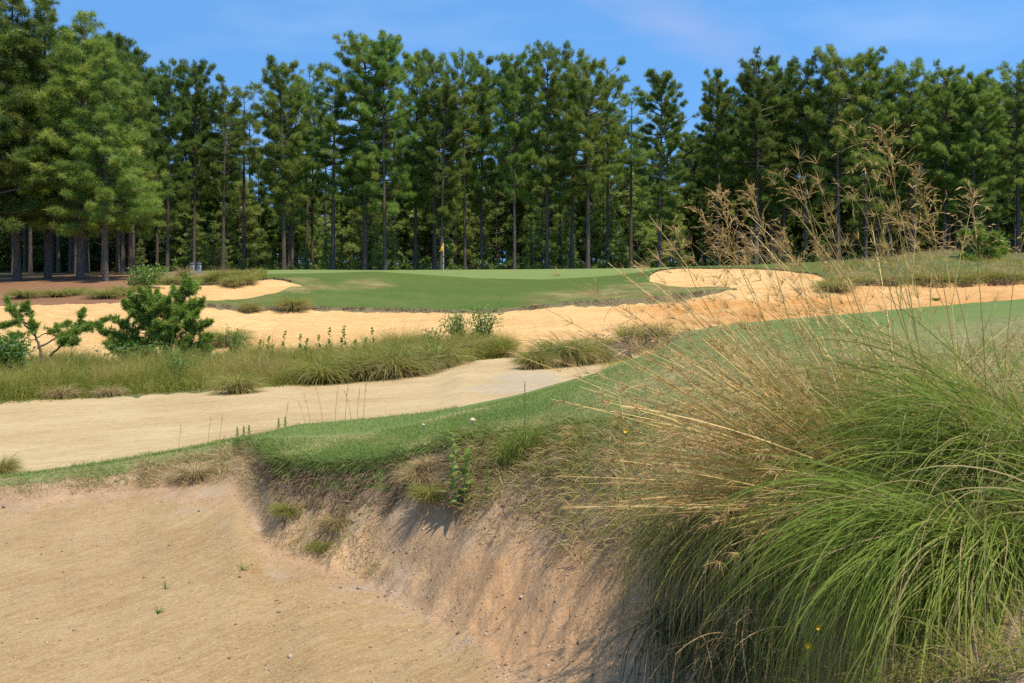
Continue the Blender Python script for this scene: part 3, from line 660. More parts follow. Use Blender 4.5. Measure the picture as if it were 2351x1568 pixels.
# deeper rows: slim dark trunks and lower crowns, light saplings between, brush on the floor
rs = random.Random(11)
GB = 'pines deeper in the wood'
us = [60+i*59 + rs.uniform(-22, 22) for i in range(-3, 41)]
for i, u in enumerate(us):
    y = rs.uniform(108, 126)
    near = [f for f in FRONT if abs(f[1]-u) < 90]
    vt = max([max(f[3], 120) for f in near] or [190]) + rs.uniform(15, 70)
    if 300 > u: vt = rs.uniform(60, 170)
    if u > 1680: vt = rs.uniform(170, 230)
    if 1400 < u < 1480 or 1575 < u < 1640: vt = rs.uniform(240, 330)
    plant(rs.choice(['tall0', 'tall1', 'tall2', 'tall3', 'tall4', 'tall5', 'thin0', 'thin1']), u, y, vt, 'slim dark pine standing deeper in the wood behind the front row', GB, wide=rs.uniform(.7, .95))
if True:
    for i in range(26):
        u = rs.uniform(-120, 330); y = rs.uniform(84, 112)
        plant(rs.choice(['tall0', 'tall2', 'thin0']), u, y, rs.uniform(60, 200), 'slim dark pine trunk in the shade behind the red straw floor', 'pines in the shade of the left wood', wide=.7)
    for i in range(34):
        u = rs.uniform(1620, 2440); y = rs.uniform(101, 128)
        plant(rs.choice(['tall0', 'tall2', 'tall1', 'round2']), u, y, rs.uniform(180, 290), 'dark pine trunk in the deep shade of the right wood', 'pines in the shade of the right wood', wide=.85)
for i in range(30):
    u = 360 + i*45 + rs.uniform(-20, 20); y = rs.uniform(112, 130)
    plant(rs.choice(['tall1', 'tall3', 'full1', 'full2']), u, y, rs.uniform(290, 420), 'half grown pine filling the gaps between the taller trunks', 'half grown pines in the wood', wide=rs.uniform(.8, 1.1))
for u, y, v in [(1588, 116, 300), (1604, 122, 330), (1460, 118, 320), (1478, 112, 400), (1612, 109, 430), (1630, 118, 390)]:
    plant('full1' if u % 4 else 'tall1', u, y, v, 'half grown pine filling the gaps between the taller trunks', 'half grown pines in the wood', wide=.95)
GS = 'young pines under the tall pines'
for i in range(78):
    u = 330 + i*17.2 + rs.uniform(-12, 12) if i < 72 else rs.uniform(1650, 2350)
    y = rs.uniform(100, 128); vt = rs.uniform(350, 500) if y > 108 else rs.uniform(470, 570)
    plant(rs.choice(['sapling0', 'sapling1', 'sapling2']), u, y, vt, 'light green young pine growing between the tall trunks', GS, name='pine_sapling', cat='young pine', wide=rs.uniform(.8, 1.25))
# the far side of the wood reads as one mass
fm = MB(); fr = np.random.default_rng(8)
N = 17000
uu = fr.uniform(-500, 2850, N); yy = fr.uniform(132, 160, N)
hh = np.where((uu < 420) | (uu > 1650), 1.35, 1.0)*(10.0 + 5.0*fbm(uu/40, uu*0, 77, 3))
g_ = ground_np(uu, yy); g_[:, 2] += fr.uniform(0, 1, N)**0.8*hh
dd = fr.normal(size=(N, 3)); dd[:, 2] = np.abs(dd[:, 2]); dd /= np.linalg.norm(dd, axis=1, keepdims=True)
needles(fm, g_, dd, 0.9, 0.28, 12, fr)
for (ua, ub, N) in ((-500, 430, 7000), (1560, 2850, 7000)):
    uu = fr.uniform(ua, ub, N); yy = fr.uniform(114, 134, N); hh = 6.5 + 4*fbm(uu/40, uu*0, 79, 3)
    g_ = ground_np(uu, yy); g_[:, 2] += fr.uniform(0, 1, N)**0.9*hh
    dd = fr.normal(size=(N, 3)); dd[:, 2] = np.abs(dd[:, 2]); dd /= np.linalg.norm(dd, axis=1, keepdims=True)
    needles(fm, g_, dd, 0.8, 0.24, 11, fr)
tag(fm.build('far_woods', M_PINE, smooth=False), 'dark mass of brush and low trees on the far side of the wood', 'woods', None, 'stuff')
bm_ = MB(); N = 3000
uu = fr.uniform(300, 2450, N); yy = fr.uniform(99, 128, N); hh = 0.3 + 1.6*np.clip(fbm(uu/25, yy/6, 78, 3)+0.3, 0, 1)
g_ = ground_np(uu, yy); g_[:, 2] += fr.uniform(0, 1, N)*hh
dd = fr.normal(size=(N, 3)); dd[:, 2] = np.abs(dd[:, 2]); dd /= np.linalg.norm(dd, axis=1, keepdims=True)
needles(bm_, g_, dd, 0.40, 0.07, 12, fr)
tag(bm_.build('undergrowth', M_PINE, smooth=False), 'low green brush at the foot of the wood', 'undergrowth', None, 'stuff')
# ------------------------------------------------------------------ grasses, shrubs and small things
NR_ = np.random.default_rng(3)
np.random.seed(4)
def nrm(c, k=1.0): return rgb(c[0]*k, c[1]*k, c[2]*k)
G_LUSH = mat_foliage('lush_grass', [(0, rgb(.115, .165, .026)), (.4, rgb(.195, .255, .042)), (.74, rgb(.29, .34, .065)), (.87, rgb(.38, .34, .11)), (1, rgb(.46, .34, .16))], .45, .03, tip=rgb(.30, .27, .10), tipfrom=.8)
G_OLIVE = mat_foliage('olive_grass', [(0, rgb(.16, .185, .034)), (.5, rgb(.26, .275, .052)), (.8, rgb(.34, .315, .085)), (1, rgb(.42, .31, .14))], .42, .04, tip=rgb(.36, .28, .13), tipfrom=.7)
G_SHADE_TINT = mat_foliage('shade_tinted_grass', [(0, rgb(.032, .052, .018)), (.5, rgb(.058, .084, .026)), (.85, rgb(.10, .12, .036)), (1, rgb(.22, .17, .08))], .3, .06)  # blade colour darkened to stand for the shade on the hanging curtain
G_FRINGE = mat_foliage('fringe_grass', [(0, rgb(.07, .115, .026)), (.5, rgb(.12, .175, .038)), (.85, rgb(.19, .225, .055)), (1, rgb(.34, .27, .12))], .35, .05)
G_TAN = mat_foliage('dry_grass', [(0, rgb(.25, .165, .075)), (.5, rgb(.40, .28, .13)), (.85, rgb(.52, .39, .19)), (1, rgb(.20, .21, .06))], .25, .06)
G_ROOT = mat_foliage('dead_roots', [(0, rgb(.085, .055, .035)), (.5, rgb(.17, .11, .065)), (1, rgb(.33, .23, .13))], .15, .04)
G_STEM = mat_foliage('straw_stem', [(0, rgb(.46, .35, .10)), (.4, rgb(.66, .44, .15)), (.8, rgb(.76, .51, .22)), (1, rgb(.36, .40, .10))], .2, .12)
G_SEED = mat_foliage('seed_head', [(0, rgb(.34, .21, .085)), (.5, rgb(.52, .34, .14)), (1, rgb(.68, .50, .24))], .4, .05)
G_TURF = mat_foliage('turf_blade', [(0, rgb(.115, .185, .034)), (.55, rgb(.175, .24, .047)), (.8, rgb(.25, .285, .07)), (.9, rgb(.42, .34, .15)), (1, rgb(.55, .45, .22))], .3, .08)
G_ISLE = mat_foliage('meadow_grass', [(0, rgb(.17, .20, .035)), (.4, rgb(.28, .29, .055)), (.65, rgb(.36, .33, .08)), (.82, rgb(.44, .34, .13)), (1, rgb(.46, .32, .16))], .5, .03, tip=rgb(.36, .29, .10), tipfrom=.7)
G_LEAF = mat_foliage('shrub_leaf', [(0, rgb(.07, .145, .02)), (.5, rgb(.12, .22, .034)), (1, rgb(.20, .31, .06))], .4, .05, objvar=.6)
G_LIGHTLEAF = mat_foliage('light_leaf', [(0, rgb(.15, .22, .05)), (.5, rgb(.23, .31, .075)), (1, rgb(.34, .40, .12))], .45, .04)
G_YP = mat_foliage('young_pine_needles', [(0, rgb(.13, .21, .026)), (.5, rgb(.215, .305, .042)), (1, rgb(.31, .40, .065))], .35, .05)

def slope_dir(u, y):
    """downhill azimuth of the ground"""
    e = 0.15; x = (u*S-512)/F*y
    f = lambda xx, yy: ground_np((xx/yy*F+512)/S, yy)[:, 2]
    gx = f(x+e, y)-f(x-e, y); gy = f(x, y+e)-f(x, y-e)
    return np.arctan2(-gy, -gx)
def scatter(n, u0, u1, k0, k1, bias=1.0, rng=NR_):
    u = rng.uniform(u0, u1, n); k = k0 + (k1-k0)*rng.random(n)**bias
    y = ky(k, u); return u, y, ground_np(u, y)

# --- fountain clumps used at middle distance (unit height about 1 m)
def clump_mesh(seed, n, mat, el=(0.75, 1.5), droop=(1.2, 2.6), L=(0.7, 1.15), w=.015, tan=.25, wind=0.0, S_=5, spread=.16):
    r = np.random.default_rng(seed); mb = MB()
    a = r.uniform(0, 6.283, n); b = np.stack([np.cos(a), np.sin(a), np.zeros(n)], 1)*(r.random(n)**.6*spread)[:, None]
    az = a + r.normal(0, .5, n)
    ribbons(mb, b, az, r.uniform(*el, n), r.uniform(*L, n), r.uniform(*droop, n), r.uniform(.6, 1.2, n)*w, S_, rnd=np.clip(r.random(n)*(1-tan)+ (r.random(n) < tan)*.4, 0, 1))
    return mb.mesh('blades', mat)
CV = {'green': [clump_mesh(i, 720, G_OLIVE) for i in (1, 2)], 'tan': [clump_mesh(i, 560, G_TAN, tan=0) for i in (3,)],
      'lush': [clump_mesh(i, 420, G_LUSH) for i in (4,)], 'dark': [clump_mesh(5, 420, G_FRINGE)], 'up': [clump_mesh(6, 380, G_OLIVE, el=(1.0, 1.55), droop=(.3, 1.2))]}
CORE = {}
def clump(kind, u, v, h, label, group, wide=1.0, y=None, name='grass_clump', cat='grass clump', k=0, extra=None, kmin=0.0):
    b = hit(u, v, kmin) if y is None else ground(u, y)
    t = thing(name, b + Vector((0, 0, -.02)), label, cat, group, random.Random(int(u*7+v)).uniform(0, 6.28))
    t.scale = (h*wide, h*wide, h)
    link('blades', CV[kind][k % len(CV[kind])], t)
    if extra: link('dry_blades', CV[extra][0], t).scale = (.8, .8, .75)
    return t
GI = 'grass clumps along the edge of the grassy island'
GK = 'grass clumps on the sandy knoll'
for kind, u, v, h, wd, lab, g, ex in [
 ('green', 574, 716, 0.97, 1.01, 'grass clump hanging over the left end of the apron sod edge', GK, 'tan'),
 ('green', 672, 712, 1.26, 1.18, 'largest grass clump on the sod edge, half yellow and half green', GK, 'tan'),
 ('green', 522, 793, 1.31, 1.23, 'round olive grass clump alone on the golden sand beside the young pine', None, 'tan'),
 ('green', 590, 627, 0.60, 1.01, 'small grass clump at the left end of the apron turf skyline', GK, None),
 ('green', 532, 657, 1.02, 1.12, 'weeping straw coloured clump drooping over the left greenside sand', GK, 'tan'),
 ('green', 566, 652, 0.96, 1.06, 'weeping clump beside the right end of the knoll above the sand', GK, 'tan'),
 ('up', 478, 650, 0.75, 1.23, 'upright grass clump on the knoll under the two grey boxes', GK, None),
 ('up', 505, 650, 1.14, 1.12, 'tall upright bright grass tuft on the knoll right of the boxes', GK, None),
 ('green', 432, 652, 0.55, 1.34, 'loose grass clump on the knoll edge left of the boxes', GK, None),
 ('green', 395, 652, 0.78, 1.34, 'low grass clump between the leafy shrub and the boxes', GK, 'tan'),
 ('green', 55, 684, 0.90, 1.68, 'pale tuft on red pine straw, first from the left border', 'tufts on the red straw slope', None),
 ('green', 132, 681, 0.78, 1.68, 'pale tuft on red pine straw, second from the left', 'tufts on the red straw slope', None),
 ('lush', 175, 676, 0.78, 1.57, 'greenest tuft on the red pine straw, in the middle of the row', 'tufts on the red straw slope', None),
 ('green', 240, 683, 0.90, 1.79, 'widest pale tuft on the red straw below the big trunks', 'tufts on the red straw slope', None),
 ('green', 290, 674, 0.90, 1.57, 'pale tuft on the red straw at the corner of the greenside sand', 'tufts on the red straw slope', None),
 ('green', 1228, 846, 0.95, 1.00, 'left grass clump of the little island beside the sand passage', 'clumps on the small grass island', 'tan'),
 ('dark', 1262, 842, 1.25, 1.00, 'darkest tall clump of the small grass island', 'clumps on the small grass island', 'tan'),
 ('green', 1300, 838, 1.40, 1.00, 'middle olive clump of the small grass island', 'clumps on the small grass island', 'tan'),
 ('green', 1345, 832, 1.30, 1.00, 'right clump of the small grass island next to the stump', 'clumps on the small grass island', 'tan'),
 ('lush', 1378, 812, 1.10, 0.90, 'bright green clump behind the small grass island', 'clumps on the small grass island', None),
 ('up', 1440, 792, 0.95, 1.20, 'short tuft on the turf crest right of the stump', 'tufts on the turf crest', None),
 ('up', 1478, 790, 0.90, 1.30, 'short tuft on the turf crest, middle of three', 'tufts on the turf crest', None),
 ('up', 1518, 786, 0.90, 1.30, 'short tuft on the turf crest furthest right against the golden sand', 'tufts on the turf crest', None),
 ('green', 545, 902, 0.85, 1.20, 'tan and green clump on the front edge of the meadow, middle left', GI, 'tan'),
 ('tan', 250, 910, .5, 1.30, 'dry tan tussock on the front edge of the meadow below the young pine', GI, None),
 ('tan', 140, 914, 0.60, 1.30, 'low dry tussock at the front edge of the meadow near the left border', GI, None),
 ('green', 740, 880, 1.15, 1.30, 'large weeping clump on the meadow edge with long pale blades', GI, None),
 ('dark', 775, 872, 1.10, 1.10, 'dark hollow clump on the meadow edge right of the weeping clump', GI, 'tan'),
 ('green', 830, 872, 1.20, 1.20, 'weeping clump over the white sand, middle of the meadow edge', GI, None),
 ('dark', 868, 866, 1.20, 1.20, 'dark green clump at the bulge of the meadow edge', GI, None),
 ('green', 905, 866, 1.30, 1.30, 'tall overhanging clump where the white sand starts to turn', GI, 'tan'),
 ('dark', 955, 858, 1.35, 1.10, 'brown shaded clump low over the sand by the bend', GI, 'tan'),
 ('green', 1000, 846, 1.40, 1.20, 'steep brown clump below the pale leaved shrub', GI, 'tan'),
 ('green', 1050, 826, 1.30, 1.20, 'clump at the narrow end of the meadow left of its tip', GI, 'tan'),
 ('tan', 1095, 822, 1.10, 1.20, 'brown clump near the tip of the meadow', GI, None),
 ('green', 1140, 820, 1.15, 1.00, 'last clump at the right tip of the meadow, spiky outline', GI, 'tan'),
 ('green', 2, 1088, 0.42, 0.90, 'small brown clump cut by the left border on the turf ridge', None, 'tan'),
 ('green', 1915, 668, 1.10, 1.68, 'rough olive clump at the corner of the sand pocket and the right bank', None, 'tan'),
 ('dark', 2150, 690, 0.33, 1.12, 'small dark green weed on the orange sand', None, None),
]: clump(kind, u, v, h, lab, g, wd, extra=ex, kmin=(2.0 if v > 1000 else 5.1))
t = clump('tan', 423, 640, 1.3, 'pinkish dry plume of grass left of the grey boxes', GK, .7, kmin=8)

# --- meadow on the island, rough on the knoll and banks: nobody could count the blades
def meadow(name, label, specs, mat, S_=3):
    mb = MB()
    for (n, u0, u1, k0, k1, l0, l1, w, el, bias) in specs:
        u, y, P = scatter(n, u0, u1, k0, k1, bias)
        h = np.clip(.68 + 1.2*fbm(P[:, 0]*.75, P[:, 1]*.75, 60, 4), .2, 1.4)
        m = NR_.random(n) < np.clip(.5+1.2*fbm(P[:, 0]*.3, P[:, 1]*.3, 61, 3)+.7, 0.4, 1)
        P = P[m]; h = h[m]; nn_ = len(P)
        sp = np.clip(.42+.9*fbm(P[:, 0]*.8, P[:, 1]*.8, 62, 3) + NR_.normal(0, .18, nn_), 0, 1)
        ribbons(mb, P, NR_.uniform(0, 6.28, nn_), NR_.uniform(*el, nn_), NR_.uniform(l0, l1, nn_)*h, NR_.uniform(.3, 1.6, nn_), w*NR_.uniform(.6, 1.2, nn_), S_, rnd=sp)
    return tag(mb.build(name, mat), label, None, None, 'stuff')
meadow('meadow_grass', 'loose olive and brown meadow grass on the long island between the sands', [(130000, -420, 1165, 7.03, 8.05, .5, 1.3, .016, (.9, 1.5), .85), (5000, -420, 1165, 6.98, 7.12, .1, .3, .015, (.4, 1.5), 1)], G_ISLE)
meadow('rough_grass', 'rough grass on the knoll and the right bank', [(5500, 480, 610, 13.05, 14.3, .25, .55, .03, (.8, 1.5), 1), (3500, 330, 480, 13.05, 13.9, .1, .25, .03, (.8, 1.5), 1), (22000, 1895, 2700, 11.0, 14.2, .25, .7, .03, (.5, 1.5), 1), (3500, 2040, 2700, 14.0, 15.2, .1, .3, .03, (.5, 1.5), 1), (2500, 1380, 1550, 5.85, 7.3, .15, .4, .02, (.5, 1.4), 1)], G_ISLE)

meadow('dry_rough', 'dry brownish grass over the right bank and the mounds', [(15000, 1895, 2700, 11.0, 15.1, .2, .6, .03, (.4, 1.5), 1)], G_TAN)
# --- turf, its ragged lip and the dry grass of the ridge close by
mb = MB()
u, y, P = scatter(95000, 600, 1900, 3.97, 4.45, 1.6)
m = NR_.random(len(u)) < np.clip((13/y)**1.2, 0, 1); u, y, P = u[m], y[m], P[m]; n = len(u)
dr = np.clip(.45 + .9*fbm(P[:, 0]*1.3, P[:, 1]*.9, 63, 4) + NR_.normal(0, .16, n), 0, 1)
ribbons(mb, P, NR_.uniform(0, 6.28, n), NR_.uniform(.6, 1.5, n), NR_.uniform(.012, .032, n), NR_.uniform(0, 1, n), NR_.uniform(.003, .006, n), 2, rnd=dr)
tag(mb.build('turf_grass', G_TURF), 'short mown turf grass with straw flecks on the near tongue', None, None, 'stuff')
def fringe(n, u0, u1, k0, k1, L, w, el, dr_, mb, rn=None, sd=.5, S_=5):
    u, y, P = scatter(n, u0, u1, k0, k1)
    az = slope_dir(u, y) + NR_.normal(0, sd, n)
    P[:, 2] += NR_.uniform(-.03, .02, n)
    cl = np.clip(.75 + .8*fbm(u/26, y*0+1, 64, 3), .35, 1.4)
    ribbons(mb, P, az, NR_.uniform(*el, n), NR_.uniform(*L, n)*cl, NR_.uniform(*dr_, n), NR_.uniform(.6, 1.2, n)*w, S_, rnd=rn)
mb = MB(); fringe(9000, 606, 1130, 3.6, 4.06, (.05, .17), .0055, (.1, 1.1), (1.0, 2.8), mb)
fringe(2200, 1100, 1500, 3.5, 4.0, (.06, .2), .006, (.2, 1.2), (.8, 2.6), mb)
fringe(2500, 540, 660, 3.3, 4.3, (.06, .2), .0055, (.1, 1.1), (1.0, 2.8), mb)
tag(mb.build('sod_fringe', G_FRINGE), 'dark green fringe of grass hanging from the edge of the turf tongue', None, None, 'stuff')
mb = MB(); fringe(5200, 606, 1150, 2.8, 3.75, (.05, .22), .005, (-.7, .7), (.6, 2.2), mb)
fringe(2600, 540, 640, 3.0, 3.9, (.05, .2), .005, (-.7, .7), (.6, 2.2), mb)
fringe(1800, 900, 1500, 2.75, 3.4, (.08, .3), .005, (-.6, .8), (.6, 2.4), mb)
tag(mb.build('hanging_roots', G_ROOT), 'brown dead roots and stolons hanging below the turf edge', None, None, 'stuff')
mb = MB(); fringe(15000, -420, 610, 2.55, 5.0, (.03, .11), .006, (.1, 1.4), (.2, 2), mb, sd=2, S_=3)
u, y, P = scatter(9000, -420, 1050, 4.5, 5.02, 1); n = len(u)
ribbons(mb, P, NR_.uniform(0, 6.28, n), NR_.uniform(.5, 1.5, n), NR_.uniform(.02, .06, n), NR_.uniform(0, 1, n), NR_.uniform(.003, .006, n), 2, rnd=NR_.random(n)*.8)
tag(mb.build('ridge_grass', G_TURF), 'short green grass along the crest of the bunker ridge', None, None, 'stuff')
mb = MB(); fringe(5200, -420, 610, 2.3, 3.3, (.03, .12), .005, (.0, 1.3), (.2, 2.2), mb, sd=1.6, S_=3)
fringe(5200, 320, 600, 2.35, 3.6, (.06, .2), .005, (.1, 1.3), (.2, 2.2), mb, sd=1.6, S_=4)
fringe(5000, 1080, 1560, 2.6, 3.7, (.06, .22), .005, (.0, 1.2), (.6, 2.4), mb, sd=.9)
fringe(4500, 1400, 2600, 2.75, 4.02, (.12, .4), .005, (.2, 1.4), (.2, 2.0), mb, sd=1.5)
tag(mb.build('dry_grass', G_TAN), 'matted dry tan grass on the bunker ridge and the right rim', None, None, 'stuff')
mb = MB(); fringe(6000, 1050, 1560, 2.75, 3.9, (.06, .22), .006, (.2, 1.4), (.4, 2.2), mb, sd=1.0)
fringe(4500, 1500, 2600, 2.5, 4.03, (.1, .35), .006, (.3, 1.4), (.2, 1.8), mb, sd=1.5)
fringe(900, 600, 900, 2.15, 2.9, (.05, .16), .005, (.0, 1.2), (.4, 2.2), mb, sd=.8)
fringe(2500, 1700, 2700, 1.7, 2.7, (.06, .2), .005, (.3, 1.4), (.2, 1.8), mb, sd=1.5)
tag(mb.build('rim_grass', G_OLIVE), 'olive grass mixed with weeds on the right rim of the bunker', None, None, 'stuff')
# ------------------------------------------------------------------ big grass clumps at the right, close to the camera
def near_clump(u, y, label, parts, group='big grass clumps on the near rim', lift=0.0):
    """parts: (name, material, n, length, elevation, droop, width, azimuth centre, azimuth spread, base radius)"""
    b = ground(u, y) + Vector((0, 0, lift))
    t = thing('grass_clump', b, label, 'grass clump', group)
    for (nm, mat, n, L, el, dr, w, ac, asp, br, p) in parts:
        a = NR_.uniform(0, 6.283, n); r = br*NR_.random(n)**.5
        B = np.stack([r*np.cos(a), r*np.sin(a), NR_.uniform(-.06, .02, n)], 1)
        az = ac + NR_.normal(0, asp, n) if asp < 3 else NR_.uniform(0, 6.283, n)
        mb = MB()
        tint = np.clip(.45 + .8*fbm(az*2.2, r*8, int(u) % 97, 2) + NR_.normal(0, .22, n), 0, 1)
        ribbons(mb, B, az, NR_.uniform(*el, n), NR_.uniform(*L, n), NR_.uniform(*dr, n), w*NR_.uniform(.35, 1.15, n), 12, p=p, swirl=NR_.normal(0, .75, n), rnd=tint, kink=.38)
        mb.build(nm, mat, t)
    return t
PI = math.pi
near_clump(2270, 3.75, 'large fresh green fountain of arching blades in the lower right corner', [
    ('leaf_fan', G_LUSH, 2100, (.5, 1.35), (.35, .88), (1.2, 3.1), .0058, PI, 9, .11, 1.4),
    ('leaf_fan', G_LUSH, 800, (.8, 1.4), (.35, .85), (1.6, 3.2), .0058, PI+.6, .6, .10, 1.4),
    ('dry_leaves', G_TAN, 420, (.5, 1.2), (.25, .95), (1.0, 2.8), .004, PI, 9, .12, 1.3)])
near_clump(2400, 4.3, 'tall green clump at the right border leaning to the left', [
    ('leaf_fan', G_LUSH, 1600, (.8, 1.5), (.45, 1.08), (.7, 2.5), .006, PI-.2, 1.1, .14, 1.6),
    ('dry_leaves', G_TAN, 420, (.6, 1.3), (.4, 1.2), (.8, 2.3), .004, PI, 1.4, .14, 1.6)])
near_clump(2170, 5.6, 'green clump with drooping blades behind the large fountain, right of the straw stems', [
    ('leaf_fan', G_OLIVE, 350, (.5, 1.1), (.4, .9), (.8, 2.4), .006, PI, 9, .16, 1.5),
    ('dry_leaves', G_TAN, 1100, (.3, 1.2), (.3, 1.0), (.6, 2.2), .0045, PI, 9, .16, 1.5)])
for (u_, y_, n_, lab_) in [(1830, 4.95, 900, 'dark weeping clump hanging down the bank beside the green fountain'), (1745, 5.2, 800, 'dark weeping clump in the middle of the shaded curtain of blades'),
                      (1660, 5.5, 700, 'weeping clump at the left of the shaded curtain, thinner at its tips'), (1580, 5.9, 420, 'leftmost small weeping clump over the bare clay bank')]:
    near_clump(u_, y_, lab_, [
    ('leaf_fan', G_SHADE_TINT, n_, (.0, .8), (.4, 1.0), (1.9, 2.9), .0055, -PI/2-.2, .45, .20, .5),
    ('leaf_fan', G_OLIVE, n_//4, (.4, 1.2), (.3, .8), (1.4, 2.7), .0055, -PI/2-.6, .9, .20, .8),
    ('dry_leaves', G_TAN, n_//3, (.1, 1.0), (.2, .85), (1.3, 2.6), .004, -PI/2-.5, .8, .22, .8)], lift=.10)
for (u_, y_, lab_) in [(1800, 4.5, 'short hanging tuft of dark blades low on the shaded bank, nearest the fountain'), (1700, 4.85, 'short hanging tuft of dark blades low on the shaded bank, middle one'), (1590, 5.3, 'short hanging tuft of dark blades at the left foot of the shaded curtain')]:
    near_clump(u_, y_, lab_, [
    ('leaf_fan', G_SHADE_TINT, 520, (-.1, .7), (.3, .75), (1.6, 2.6), .005, -PI/2-.1, .4, .24, .5),
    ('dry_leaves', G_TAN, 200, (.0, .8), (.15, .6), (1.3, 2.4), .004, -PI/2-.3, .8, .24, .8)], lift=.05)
near_clump(2010, 6.6, 'reddish brown clump of fine dry grass on the crest behind the straw stems', [
    ('leaf_fan', G_TAN, 600, (.2, .5), (.6, 1.5), (.4, 2.0), .004, PI, 9, .4, 1.3),
    ('leaf_fan', G_OLIVE, 400, (.3, .8), (.6, 1.5), (.4, 2.0), .005, PI, 9, .4, 1.3)])
near_clump(2640, 3.4, 'green clump just outside the right border with a few blades reaching in', [
    ('leaf_fan', G_LUSH, 400, (.5, 1.0), (.5, 1.4), (.9, 2.4), .0075, PI-.2, 1.0, .12, 1.5)])

def spikelets(mb, P, D, n, L, w, spread, rng=NR_, droop=.5):
    """short seed spikelets fanning out round the points P along D"""
    N = len(P); P = np.repeat(P, n, 0); D = np.repeat(D, n, 0)
    d = D + rng.normal(0, spread, (N*n, 3)); d /= np.linalg.norm(d, axis=1, keepdims=True)
    ribbons(mb, P, np.arctan2(d[:, 1], d[:, 0]), np.arcsin(np.clip(d[:, 2], -1, 1)), L*rng.uniform(.5, 1.2, N*n), droop*rng.random(N*n), w*rng.uniform(.6, 1.2, N*n), 3, taper=.6)

# straw coloured flowering stems that fan out to the left from one crown
def stem_fan(u_, y_, lift_, n_, ac_, el_, mm_, lab_, ls_=1.0):
    b0 = ground(u_, y_) + Vector((0, 0, lift_))
    t = thing('stem_fan', b0, lab_, 'flowering grass', 'fans of straw coloured flowering stems')
    n = n_; mb = MB()
    az = np.where(NR_.random(n) < .85, NR_.normal(ac_, .5, n), NR_.uniform(0, 6.283, n))
    el = np.clip(NR_.normal(el_, .36, n), .04, 1.5)
    B = np.stack([NR_.normal(0, .13, n), NR_.normal(0, .13, n), np.zeros(n)], 1)
    L = ls_*NR_.uniform(.6, 1.6, n)
    P = ribbons(mb, B, az, el, L, NR_.uniform(.02, .28, n), .0050*NR_.uniform(.6, 1.2, n), 9, p=1.8, taper=.25)
    ribbons(mb, B[:n//2], az[:n//2]+.01, el[:n//2], L[:n//2]*.75, .15, .006, 9, p=1.8, taper=.3, twist=1.5)
    mb.build('stems', G_STEM, t)
    mb = MB()
    for f, k in ((-1, 15), (-2, 12), (-3, 8)):
        Q = P[:, f]; D = P[:, f]-P[:, f-1]; D /= np.linalg.norm(D, axis=1, keepdims=True)
        Q = Q + D*NR_.uniform(-.12, .0, (n, 1))
        spikelets(mb, Q, D, k, .075, .0021, .45, droop=1.2)
    mb.build('seed_heads', G_SEED, t)
    mb = MB(); m = mm_
    a = NR_.uniform(0, 6.283, m); B = np.stack([.16*np.cos(a), .16*np.sin(a), np.zeros(m)], 1)
    ribbons(mb, B, NR_.normal(PI-.1, .9, m), NR_.uniform(.2, 1.4, m), NR_.uniform(.4, .95, m), NR_.uniform(.8, 2.6, m), .0055*NR_.uniform(.6, 1.2, m), 8)
    mb.build('leaves', G_OLIVE, t)
stem_fan(2010, 4.9, .02, 240, PI-.1, .70, 500, 'wide fan of straw coloured flowering stems sweeping left over the turf')
stem_fan(1960, 4.75, .08, 210, PI+.05, .28, 250, 'lower fan of straw coloured stems lying out to the left over the shaded blades', .72)
stem_fan(2140, 5.3, .02, 60, PI-.3, 1.0, 300, 'upright fan of tan stems at the back, under the tall plumes')

# tall plumes: each stem traced from its foot to its tip at its own distance
def plume(pts, y0, y1, head, dens, blen, label, green=True):
    """pts: columns and rows from foot to tip; head: share of the stem that carries the seed head"""
    k = len(pts); Y = np.linspace(y0, y1, k)
    P = np.array([pt(u, v, yy) for (u, v), yy in zip(pts, Y)])
    tt = np.linspace(0, 1, 26); src = np.linspace(0, 1, k)
    P = np.stack([np.interp(tt, src, P[:, i]) for i in range(3)], 1)
    for _ in range(3): P[1:-1] = (P[:-2] + 2*P[1:-1] + P[2:])/4
    base = P[0].copy(); t = thing('plume_grass', base, label, 'plume grass', 'tall seed plumes rising over the far sand and trees'); P = P - base
    mb = MB(); tube(mb, P, np.linspace(.0030, .0008, 26), 5, rnd=float(NR_.choice([.1, .35, .95] if green else [.5, .7])), tt=0.0); mb.build('stem', G_STEM, t)
    mb = MB(); r = NR_
    nb = int(dens*.42); s = 1-head*r.random(nb)**1.1
    C0 = np.stack([np.interp(s, tt, P[:, i]) for i in range(3)], 1)
    ax = P[-1]-P[int(25*(1-head))]; ax /= np.linalg.norm(ax)
    d = ax*r.uniform(.35, 1.1, (nb, 1)) + r.normal(0, .62, (nb, 3)); d /= np.linalg.norm(d, axis=1, keepdims=True)
    Lb = blen*(.35 + .85*(1-s)/head)*r.uniform(.5, 1.2, nb)
    Q = ribbons(mb, C0, np.arctan2(d[:, 1], d[:, 0]), np.arcsin(d[:, 2]), Lb, r.uniform(-.2, 1.1, nb), .0016, 5, taper=.2)
    for f in (1, 2, 3, 4, 5):
        D = Q[:, f]-Q[:, f-1]; D /= np.linalg.norm(D, axis=1, keepdims=True)
        spikelets(mb, Q[:, f], D, 2 if f > 1 else 1, .026, .0034, .34)
    mb.build('seed_head', G_SEED, t)
